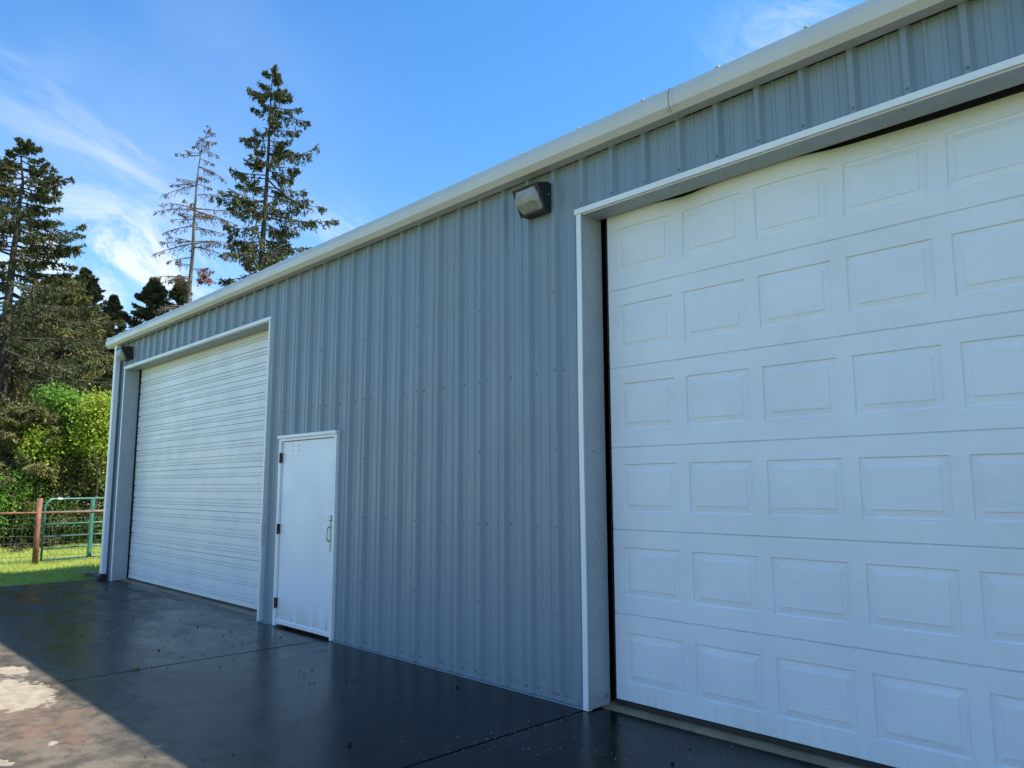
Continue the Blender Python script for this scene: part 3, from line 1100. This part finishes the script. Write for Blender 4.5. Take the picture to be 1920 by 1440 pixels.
# ------------------------------------------------------------------ fence and gate
FX = -15.12
fence = empty('wire_fence', (FX, 0, 0))
tag(fence, 'rusty pipe fence with woven wire in the grass left of the building', 'fence')
post_y = [-.25-3.05*2, -.25-3.05, -.25, 2.8, 5.9]
for i, y in enumerate(post_y):
    mb = MB().tube([(0, y, -.2), (0, y, 1.41 if i == 2 else 1.2)], .057, 14)
    o = mb.build('post', M['rust'], fence, smooth=False)
    for p in o.data.polygons: p.use_smooth = len(p.vertices) == 4
MB().tube([(.02, -7.5, 1.10), (.02, -3, 1.105), (.02, -.25, 1.095), (.02, 2.5, 1.085), (.02, 6.2, 1.10)], .026, 10).build('rail', M['rust'], fence, smooth=True)
wm = MB()
for (ya, yb) in ((-6.6, -.3), (-.2, 5.9)):
    n = int((yb-ya)/.155)
    for z in (.06, .17, .30, .45, .60, .78, .97):
        pts = [(.045, ya+(yb-ya)*i/14, z+.008*math.sin(i*1.7+z*9)) for i in range(15)]
        wm.tube(pts, .0046, 3, cap=False)
    for i in range(n):
        y = ya+i*.155
        wm.tube([(.045, y, .0), (.047, y+.012*math.sin(i*2.1), .5), (.045, y+.02*math.sin(i*1.3+1), 1.0)], .0042, 3, cap=False)
tag(wm.build('wire_mesh', M['wire'], fence), kind='stuff')

gdir = np.array([-15.685+15.202, 1.191+.176]); gl = np.linalg.norm(gdir)
gate = empty('pipe_gate', (-15.26, -.13, .0), math.atan2(gdir[1], gdir[0]))
tag(gate, 'teal green tubular farm gate behind the rusty fence post', 'gate')
LG = 3.6
R1 = .20
zb_, zt_ = .05, 1.385
pts = [(.03, 0, zb_), (.03, 0, zt_-R1)] + [(.03+R1-R1*math.cos(t), 0, zt_-R1+R1*math.sin(t)) for t in np.linspace(.25, math.pi/2, 6)] + [(LG-R1, 0, zt_)] + \
      [(LG-R1+R1*math.sin(t), 0, zt_-R1+R1*math.cos(t)) for t in np.linspace(.25, math.pi/2, 6)] + [(LG, 0, zb_)]
MB().tube(pts, .024, 10).build('outer_frame', M['green'], gate, smooth=True)
for z in (.06, .305, .56, .83, 1.10):
    MB().tube([(.03, 0, z), (LG, 0, z)], .020, 10).build('rail', M['green'], gate, smooth=True)
for x in (1.14, 2.5):
    MB().box(x-.035, x+.045, -.03, .03, zb_, zt_-.01).build('brace', M['green'], gate, bevel=.004)
MB().tube([(.30, 0, zt_), (.40, 0, zt_)], .0262, 10).build('label_band', M['trim'], gate)
MB().tube([(.34, -.01, zb_), (.16, -.25, -.04)], .014, 8).build('drop_rod', M['steel'], gate)

# ------------------------------------------------------------------ grass


def grass(n, x0, x1, y0, y1, hmin, hmax, name):
    x = RNG.uniform(x0, x1, n); y = RNG.uniform(y0, y1, n)
    px_ = np.sin(x*1.3+np.sin(y*.9)*2)*np.sin(y*1.7+x*.4)
    h = RNG.uniform(hmin*.6, hmax*1.15, n)*(1+.45*px_)
    t = RNG.uniform(0, 2*np.pi, n); lean_ = RNG.uniform(.3, 1.3, n)*h
    w = RNG.uniform(.0035, .007, n)
    cx, cy = np.cos(t), np.sin(t)
    b = np.stack([x, y, np.full(n, -.06)], 1)
    side = np.stack([-cy*w, cx*w, np.zeros(n)], 1)
    mid = b + np.stack([cx*lean_*.35, cy*lean_*.35, h*.6], 1)
    tip = b + np.stack([cx*lean_, cy*lean_, h], 1)
    V = np.stack([b-side, b+side, mid+side*.8, tip, mid-side*.8], 1).reshape(-1, 3)
    i = np.arange(n)*5
    F = np.concatenate([np.stack([i, i+1, i+2, i+4], 1)])
    F2 = np.stack([i+4, i+2, i+3, i+3], 1)
    T = np.concatenate([np.stack([i, i+1, i+2], 1), np.stack([i, i+2, i+4], 1), np.stack([i+4, i+2, i+3], 1)])
    o = raw_mesh(name, V, T, M['grass'])
    tag(o, kind='stuff')
    return o


grass(90000, -17.5, -11.27, -3.0, 3.0, .04, .10, 'grass')
grass(110000, -27, -17.5, -4.5, 5.5, .06, .15, 'tall_grass')

# ------------------------------------------------------------------ trees


def unit(v): return v/(np.linalg.norm(v, axis=-1, keepdims=True)+1e-9)


class Tree:
    def __init__(s, seed):
        s.rng = np.random.default_rng(seed); s.wood = MB(); s.tw = []; s.K = []

    def tuft_along(s, P, Dv, Ln, per, size, width, down=.2, spread=.9):
        "kites along many twigs: P starts, Dv directions, Ln lengths"
        n = len(P)
        if n == 0: return
        u = s.rng.uniform(0.05, 1.05, (n, per))
        base = P[:, None, :] + Dv[:, None, :]*(Ln[:, None]*u)[..., None]
        base = base.reshape(-1, 3); d = np.repeat(Dv, per, 0)
        m = len(base)
        r = s.rng.normal(size=(m, 3))
        kd = unit(d*.8 + r*spread*.6 + np.array([0, 0, -down]))
        wv = unit(np.cross(kd, s.rng.normal(size=(m, 3))))
        L_ = size*s.rng.uniform(.6, 1.3, m)[:, None]; Wd = width*s.rng.uniform(.6, 1.3, m)[:, None]
        V = np.stack([base, base+kd*L_*.5+wv*Wd, base+kd*L_, base+kd*L_*.45-wv*Wd], 1)
        s.K.append(V.reshape(-1, 3))

    def bough(s, root, tip, rad, n_tw, tw_len, per=9, size=.13, width=.022, sag=.12, lift=.0, hang=.35, twigs=True, wood_twigs=False, taper=.75, bare=.12):
        root = np.array(root, float); tip = np.array(tip, float)
        L = np.linalg.norm(tip-root)
        t = np.linspace(0, 1, 7)
        side = s.rng.normal(size=3)*.04*L
        C = root + (tip-root)*t[:, None]
        C[:, 2] += -sag*L*np.sin(math.pi*t)**1.0 + lift*L*t*t*0
        C += side*(np.sin(math.pi*t)[:, None])
        s.wood.tube(C, [rad*(1-.85*q)+.003 for q in t], 4, cap=False)
        u = bare+(1-bare)*np.sort(s.rng.uniform(0, 1, n_tw))**.85
        k = np.minimum((u*6).astype(int), 5); f = u*6-k
        P = C[k]*(1-f)[:, None] + C[k+1]*f[:, None]
        ax = unit(C[k+1]-C[k])
        sd = unit(np.cross(ax, np.array([0, 0, 1.0])))*np.where(s.rng.random(n_tw) < .5, 1, -1)[:, None]
        Dv = unit(ax*s.rng.uniform(.35, .9, n_tw)[:, None] + sd*s.rng.uniform(.3, .9, n_tw)[:, None]
                  + np.array([0, 0, -1.0])*(hang*s.rng.uniform(.1, 1.2, n_tw))[:, None])
        Ln = tw_len*(1-taper*u)*s.rng.uniform(.6, 1.15, n_tw)
        s.tuft_along(P, Dv, Ln, per, size, width, down=hang*.6)
        # hanging sprays under the twigs
        if hang > .2:
            q = s.rng.random(n_tw) < .6
            P2 = P[q]+Dv[q]*(Ln[q]*s.rng.uniform(.3, .9, q.sum()))[:, None]
            D2 = unit(Dv[q]*.3+np.array([0, 0, -1.0])*1.0+s.rng.normal(size=(q.sum(), 3))*.15)
            s.tuft_along(P2, D2, Ln[q]*.55, max(3, per//2), size, width)
        if wood_twigs:
            for i in range(n_tw):
                e = P[i]+Dv[i]*Ln[i]; mid_ = (P[i]+e)/2+np.array([0, 0, -.05*Ln[i]])
                s.wood.tube([P[i], mid_, e], [rad*.22, rad*.16, .003], 3, cap=False)
        # tip tuft
        s.tuft_along(np.array([C[5]]), unit(np.array([C[6]-C[5]])), np.array([L/6.0]), per*2, size, width)

    def finish(s, root_obj, leaf_mat, bark_mat, trunk_mb):
        if trunk_mb: 
            o = trunk_mb.build('trunk', bark_mat, root_obj, smooth=True)
        if s.wood.f: tag(s.wood.build('branches', bark_mat, root_obj, normals=False), kind='stuff')
        if s.K:
            V = np.concatenate(s.K); n = len(V)//4
            F = np.arange(n*4).reshape(-1, 4)
            raw_mesh('crown', V, F, leaf_mat, root_obj)


def curve_at(T, z):
    "trunk centre at height z (T: list of points, rising)"
    for a, b in zip(T[:-1], T[1:]):
        if a[2] <= z <= b[2]:
            f = (z-a[2])/(b[2]-a[2]+1e-9); return a+(b-a)*f
    return T[-1] if z > T[-1][2] else T[0]


def tall_tree(name, lab, dist, trunk_px, tips, r_base, mat, bark, seed, n_rand, prof, size=.15, width=.026, per=10, tw=.75, n_tw=22,
              hang=.35, sag=.1, zlow=3, cat='tree', twig_wood=False, ntop=7, taper=.75, up=.25, group=None, cone=0):
    """trunk_px: picture points from top to bottom; tips: picture points of boughs seen in outline;
    prof(f): reach in metres at fraction f from the top, for the boughs that run in other directions"""
    T = [spot(px, py, dist) for px, py in trunk_px][::-1]
    T = [np.array([T[0][0], T[0][1], -.1])] + T
    base = T[0].copy()
    root = empty(name, tuple(base)); T = [t-base for t in T]
    tag(root, lab, cat, group)
    H = T[-1][2]
    tr = Tree(seed); rng = tr.rng
    mb = MB()
    nT = 18
    C = []
    for i in range(nT+1):
        p = curve_at(T, H*i/nT).copy(); p[:2] += rng.normal(size=2)*.03*(1-i/nT); C.append(p)
    mb.tube(C, [max(.02, r_base*(1-i/nT)**.8) for i in range(nT+1)], 9)
    for tip in tips:
        px, py = tip[0], tip[1]
        tp = spot(px, py, dist)-base
        off = rng.uniform(-.5, .5)
        tp[:2] += off*np.array([_fw[0], _fw[1]])/np.hypot(_fw[0], _fw[1])*np.linalg.norm(tp[:2]-curve_at(T, tp[2])[:2])*.5
        reach = np.linalg.norm((tp-curve_at(T, tp[2]))[:2])
        zr = tp[2]+(tip[2] if len(tip) > 2 else -up*.2)*reach
        rt_ = curve_at(T, min(zr, H*.985))
        tr.bough(rt_, tp, .012+.013*reach, int(n_tw*(.6+.4*reach)), tw*min(1, .24+.30*reach), per, size, width, sag, hang=hang, twigs=True, wood_twigs=twig_wood, taper=taper)
    for i in range(n_rand):
        nw = max(4, n_rand//5)
        f = ((rng.integers(0, nw)+.5)/nw + rng.normal()*.009)
        f = min(1, max(.005, f))**.92
        z = H-(H-zlow)*f
        rr = prof(f)*rng.uniform(.45, 1.05)
        a = rng.uniform(0, 2*math.pi)
        c = curve_at(T, z)
        dz = (up*(1-f)*1.5-.12-.2*f)*rr + rng.normal()*.14*rr
        tp = c+np.array([math.cos(a)*rr, math.sin(a)*rr, dz])
        tr.bough(c, tp, .010+.011*rr, int(n_tw*(.5+.35*rr)), tw*min(1, .16+.34*rr), per, size, width, sag, hang=hang, wood_twigs=twig_wood, taper=taper)
    for i in range(cone):
        f = .004+.16*(i+.5)/cone
        c = curve_at(T, H-(H-zlow)*f)
        rr = max(.07, prof(f)*rng.uniform(.6, 1.0)); a = rng.uniform(0, 6.28)
        tr.bough(c, c+np.array([math.cos(a)*rr, math.sin(a)*rr, rr*.35]), .010, int(5+14*rr), .10+.3*rr, per, size*.8, width*.9, 0, hang=.15)
    for i in range(ntop):
        f = i/ntop
        c = curve_at(T, H*(1-.055*f)-.02)
        a = rng.uniform(0, 6.28); rr = .06+.22*f
        tr.bough(c, c+np.array([math.cos(a)*rr, math.sin(a)*rr, rr*.9]), .012, 8, .14, per, size*.7, width*.8, 0, hang=.05)
    tr.finish(root, mat, bark, mb)
    return root


def Z(x, y, ox=0, oy=60, s=3.0): return (ox+x/s, oy+y/s)


# the tall fir in the middle
fir_tips = [Z(1590, 345), Z(1575, 270), Z(1640, 375), Z(1690, 440), Z(1725, 490), Z(1698, 575), Z(1640, 620), Z(1610, 660), Z(1782, 655) + (-.28,), Z(1690, 700),
            Z(1670, 790), Z(1645, 830), Z(1705, 880), Z(1805, 965) + (.35,), Z(1730, 930), Z(1884, 1065) + (.05,), Z(1780, 1050), Z(1690, 1000), Z(1600, 1110), Z(1590, 1170),
            Z(1760, 1225), Z(1640, 1230), Z(1560, 1290),
            Z(1500, 230), Z(1465, 290), Z(1400, 325), Z(1440, 350), Z(1430, 435) + (.1,), Z(1480, 400), Z(1368, 600) + (.45,), Z(1420, 590), Z(1435, 660), Z(1378, 725), Z(1440, 740),
            Z(1300, 770), Z(1350, 800), Z(1335, 860), Z(1400, 850), Z(1178, 905) + (-.02,), Z(1260, 920), Z(1330, 950), Z(1300, 1000), Z(1285, 1090), Z(1290, 1150), Z(1330, 1180), Z(1340, 1250),
            Z(1300, 1395), Z(1380, 1310)]
tall_tree('fir_tree', 'tallest dark green fir standing behind the roof, with ragged uneven boughs', 40,
          [Z(1540, 195), Z(1525, 330), Z(1520, 480), Z(1512, 640), Z(1505, 760), Z(1492, 950), Z(1480, 1150), Z(1470, 1330)],
          fir_tips, .27, M['fir'], M['bark'], 21, 90,
          lambda f: np.interp(f, [0, .05, .12, .18, .25, .35, .45, .6, 1], [.2, .7, 1.1, 1.0, 1.4, 1.8, 2.2, 2.8, 4.0]),
          size=.19, width=.034, per=9, tw=1.0, n_tw=19, hang=.8, sag=.06, zlow=7)

# the dying snag
snag_tips = [Z(1180, 545), Z(1140, 600), Z(1215, 625), Z(1205, 570), Z(988, 680) + (.05,), Z(1050, 670), Z(1222, 690) + (.15,), Z(1200, 740) + (.2,), Z(1215, 800) + (.35,), Z(1262, 832) + (.35,),
             Z(1170, 830) + (.2,), Z(895, 910) + (.45,), Z(960, 850) + (.05,), Z(1000, 830) + (.0,), Z(858, 995) + (.12,), Z(920, 980) + (.05,), Z(905, 1120) + (.35,), Z(980, 1060) + (.2,),
             Z(1040, 1040), Z(1240, 930) + (-.05,), Z(1300, 1000) + (-.1,), Z(1290, 1060) + (.0,), Z(1330, 1080) + (.2,), Z(1260, 1130) + (.1,), Z(857, 1250) + (.45,), Z(880, 1170) + (.1,), Z(960, 1160),
             Z(1310, 1290) + (.3,), Z(1270, 1200) + (.0,), Z(1200, 1120), Z(940, 1290) + (.3,), Z(1000, 1300), Z(870, 1390) + (.1,), Z(960, 1400), Z(1190, 1350) + (.05,)]
sn = tall_tree('dying_fir_tree', 'thin half dead brown fir with bare trunk between the two dark firs', 38,
               [Z(1175, 540), Z(1135, 640), Z(1120, 740), Z(1105, 860), Z(1097, 1000), Z(1088, 1150), Z(1080, 1330), Z(1065, 1440)],
               snag_tips, .19, M['dead'], M['deadbark'], 33, 42,
               lambda f: np.interp(f, [0, .1, .2, .4, 1], [.15, .6, .9, 1.7, 2.4]),
               size=.11, width=.019, per=3, tw=.85, n_tw=19, hang=.8, sag=-.05, zlow=6, twig_wood=True, ntop=4)
# patch of rust red needles low on its right
tr = Tree(5)
sb = np.array(sn.location)
for (x, y) in ((1160, 1330), (1195, 1350), (1180, 1390), (1210, 1410), (1150, 1370), (1130, 1400)):
    px, py = Z(x, y); tp = spot(px, py, 38)-sb
    r0 = spot(*Z(1075, 1380), 38)-sb
    tr.bough(r0, tp, .02, 22, .5, 4, .12, .022, -.05, hang=.3, wood_twigs=True, bare=.4)
V = np.concatenate(tr.K); raw_mesh('red_bough', V, np.arange(len(V)).reshape(-1, 4), M['red'], sn)

# the big fir at the left edge


def Q(x, y): return (x/4.0, 240+y/4.0)


bt = [Q(210, 95), Q(250, 130), Q(312, 165) + (.1,), Q(300, 230), Q(365, 275), Q(330, 330), Q(425, 350), Q(400, 400), Q(455, 490), Q(425, 450), Q(455, 540) + (.1,), Q(420, 590), Q(355, 640) + (.1,), Q(300, 600),
      Q(565, 775) + (.22,), Q(480, 730), Q(420, 790), Q(300, 700), Q(605, 930) + (.05,), Q(540, 960), Q(470, 910), Q(550, 1040) + (.15,), Q(500, 1080), Q(495, 1140), Q(470, 1200),
      Q(300, 830), Q(350, 900), Q(260, 1100), Q(380, 1020),
      Q(80, 180), Q(60, 240), Q(0, 270), Q(-60, 330), Q(20, 340), Q(-90, 400), Q(0, 460), Q(-150, 500), Q(-200, 600), Q(-40, 580), Q(-180, 700), Q(0, 740), Q(-250, 820), Q(-60, 830), Q(-280, 950), Q(-100, 960),
      Q(-50, 1050), Q(-300, 1100)]
tall_tree('fir_tree', 'large fir at the left edge of the picture with dense olive lit boughs', 29,
          [Q(150, 85), Q(160, 260), Q(172, 420), Q(150, 560), Q(135, 700), Q(110, 850), Q(90, 1050), Q(60, 1300)],
          bt, .25, M['fir'], M['bark'], 8, 105,
          lambda f: np.interp(f, [0, .08, .2, .35, .5, 1], [.3, 1.1, 1.7, 2.2, 3.0, 4.2]),
          size=.13, width=.023, per=11, tw=.8, n_tw=24, hang=.35, sag=.08, zlow=3.2)


def generic(name, lab, px, py, dist, reach, mat, seed, n=90, zlow=1.5, size=.17, width=.03, per=8, tw=.7, n_tw=18, hang=.35, power=.8, bare_tips=(), lean_px=0, group=None, bark='bark'):
    H = spot(px, py, dist)[2]
    return tall_tree(name, lab, dist, [(px, py), (px+lean_px, py+200)], list(bare_tips), .018*H, mat, M[bark], seed, n,
                     lambda f: .07+reach*f**power, size=size, width=width, per=per, tw=tw, n_tw=n_tw, hang=hang, zlow=zlow, group=group, cone=85)


GR = 'firs of the wood behind the grass'
generic('fir_tree', 'olive fir with round soft top and long hanging boughs, right of the large left fir', 112, 522, 34, 3.4, M['fir2'], 51, 170, 2.5, .13, .023, 11, .9, 26, .6, .55, group=GR)
generic('fir_tree', 'pointed dark fir behind the olive one, its tip clear against the cloud', 160, 505, 40, 4.8, M['fir'], 52, 220, 3, .14, .026, 11, .7, 28, .3, .9, group=GR)
generic('fir_tree', 'small pointed fir top just left of the gutter end', 214, 555, 44, 4.2, M['far'], 53, 190, 3, .15, .028, 11, .6, 26, .3, 1.0, group=GR)
generic('fir_tree', 'broad fir top rising over the left end of the gutter', 290, 524, 42, 5.4, M['far'], 54, 230, 4, .15, .028, 11, .8, 28, .3, .95, group=GR)
generic('fir_tree', 'narrow fir top beside the bare trunk of the dying fir', 338, 520, 43, 3.6, M['far'], 55, 170, 5, .15, .028, 10, .6, 24, .3, 1.0, group=GR)
generic('fir_tree', 'low olive fir with drooping golden boughs at the far left behind the fence', 22, 600, 31.5, 3.4, M['fir2'], 56, 150, 2.2, .12, .022, 10, .9, 24, .7, .5, group=GR)
generic('fir_tree', 'dim fir in the gap left of the gutter end, sky showing through', 176, 592, 52, 3.2, M['far'], 57, 60, 5, .24, .04, 7, .8, 18, .3, .8, group=GR)
generic('fir_tree', 'dim fir far back behind the left trunks', 60, 560, 50, 4.2, M['far'], 58, 80, 3, .24, .04, 7, .8, 20, .3, .8, group=GR)
generic('fir_tree', 'dark young fir low behind the green shrubs', 128, 742, 35, 2.6, M['fir'], 59, 90, .4, .15, .027, 9, .8, 20, .4, .6, group=GR)
generic('fir_tree', 'short olive fir hanging over the wire fence at the left', 52, 770, 25.2, 1.9, M['fir2'], 60, 110, .3, .11, .02, 10, .8, 22, .7, .45, group=GR)
generic('fir_tree', 'dark fir close behind the left end of the building', 232, 640, 36, 3.4, M['fir'], 61, 100, .8, .17, .03, 8, .8, 20, .4, .6, group=GR)


# leafy shrubs ----------------------------------------------------
def shrub(name, lab, blobs, dist, mat, seed, n_leaf, size, stems=7, cat='shrub', bark='twig', group=None):
    "blobs: (px, py, radius in metres, depth offset)"
    rng = np.random.default_rng(seed)
    cs = []
    for b in blobs:
        c = spot(b[0], b[1], dist+(b[3] if len(b) > 3 else 0)); cs.append((c, b[2]))
    base = np.mean([c for c, r in cs], axis=0); base[2] = -.06
    root = empty(name, tuple(base)); tag(root, lab, cat, group)
    mb = MB()
    for i in range(stems):
        c, r = cs[i % len(cs)]
        a = base*.65+np.array([c[0], c[1], -.06])*.35; a[:2] += rng.normal(size=2)*.25; a[2] = -.06
        e = c+rng.normal(size=3)*r*.45
        m_ = (a+e)/2+rng.normal(size=3)*.12
        mb.tube([a-base, m_-base, e-base], [.03, .018, .006], 5)
        for k in range(5):
            q = m_+(e-m_)*rng.uniform(0, 1); f = q+rng.normal(size=3)*r*.5
            mb.tube([q-base, f-base], [.008, .003], 3, cap=False)
    mb.build('stems', M[bark], root, normals=False)
    tot = sum(r**2 for c, r in cs)
    VV = []
    for c, r in cs:
        n = int(n_leaf*r*r/tot)
        # leaves hang in clusters round sub-centres
        m_ = max(6, n//28)
        d = unit(rng.normal(size=(m_, 3)))*(rng.uniform(.25, 1.0, (m_, 1))**.5)*r*np.array([1, 1, .85])
        d *= (1+.22*np.sin(d[:, :1]*9/r+d[:, 2:]*7/r))
        k = rng.integers(0, m_, n)
        p = c-base+d[k]+rng.normal(size=(n, 3))*size*1.9
        kd = unit(rng.normal(size=(n, 3))+np.array([0, 0, -.25])+unit(d[k])*.5)
        wv = unit(np.cross(kd, rng.normal(size=(n, 3))))
        L_ = size*rng.uniform(.6, 1.3, (n, 1)); W_ = L_*.36
        V = np.stack([p, p+kd*L_*.45+wv*W_, p+kd*L_, p+kd*L_*.45-wv*W_], 1)
        VV.append(V.reshape(-1, 3))
    V = np.concatenate(VV)
    raw_mesh('crown', V, np.arange(len(V)).reshape(-1, 4), mat, root)
    return root


SG = 'leafy shrubs at the edge of the wood'
shrub('shrub', 'bright lime green spring shrub right beside the white downspout', [(192, 768, .38), (180, 785, .40), (204, 805, .5), (170, 812, .38), (192, 842, .45), (158, 828, .3), (172, 872, .32, .3), (205, 885, .4)], 24.9, M['lime'], 1, 20000, .085, group=SG)
shrub('shrub', 'fresh green leafy shrub left of the lime green one', [(142, 772, .42), (154, 788, .38), (122, 762, .26), (132, 806, .34), (98, 748, .22), (146, 838, .26)], 25.8, M['leaf'], 2, 12000, .09, group=SG)
shrub('shrub', 'mid green shrub with yellow tips above the gate post', [(72, 826, .3), (92, 842, .34), (58, 845, .24), (104, 872, .32), (88, 898, .3), (66, 880, .26)], 25.0, M['lime'], 3, 9000, .075, group=SG)
shrub('shrub', 'olive twiggy shrub above the teal gate', [(140, 915, .6), (165, 935, .62), (115, 920, .5), (185, 945, .55), (150, 965, .5), (100, 950, .45), (205, 905, .6), (180, 975, .4), (128, 868, .42), (186, 870, .35, -.5)], 25.2, M['fir2'], 4, 26000, .075, 16, group=SG)
shrub('shrub', 'dark green bramble thicket behind the gate', [(100, 985, .42), (130, 988, .42), (75, 978, .42), (50, 988, .42), (150, 992, .36), (172, 985, .42), (110, 962, .45), (196, 992, .4), (20, 992, .4)], 24.7, M['bramble'], 5, 17000, .07, 10, group=SG)
shrub('shrub', 'fresh green bush behind the wire at the far left', [(10, 925, .45), (25, 948, .42), (0, 975, .5), (40, 905, .28), (42, 938, .34), (-30, 950, .7)], 24.6, M['leaf'], 6, 13000, .07, 8, group=SG)
shrub('dry_shrub', 'tan dried brush in the opening below the large left fir', [(50, 700, .75), (62, 740, .6), (35, 735, .6), (80, 715, .55), (25, 690, .5)], 34, M['tan'], 7, 9000, .10, 12)
shrub('shrub', 'olive bramble mass under the left firs', [(20, 850, .8), (60, 890, .6), (0, 800, .8), (-40, 870, 1.1), (40, 800, .6), (120, 860, .7, 1.2), (75, 930, .6), (160, 900, .8, 1.)], 26.6, M['fir2'], 8, 24000, .085, 8, group=SG)
# pale bare stems right of the gate
sp = empty('bare_sapling', tuple(spot(183, 1000, 25.8)*np.array([1, 1, 0])))
tag(sp, 'pale bare saplings standing behind the right part of the gate', 'sapling')
bb = np.array(sp.location)
for i, (px, w) in enumerate(((183, .018), (176, .012), (190, .02), (168, .01), (195, .013), (158, .01))):
    a = spot(px, 1008, 25.8)-bb; a[2] = -.06
    b = spot(px+R.uniform(-6, 9), 930, 25.8)-bb
    m_ = (a+b)/2+np.array([R.uniform(-.1, .1), R.uniform(-.1, .1), 0])
    mb = MB().tube([a, m_, b], [w*1.3, w, .005], 6)
    for k in range(5):
        f = R.uniform(.3, 1); q = m_*(1-f)+b*f
        mb.tube([q, q+np.array([R.uniform(-.4, .4), R.uniform(-.4, .4), R.uniform(.1, .5)])], [.006, .002], 3)
    mb.build('stem', M['twig'], sp)
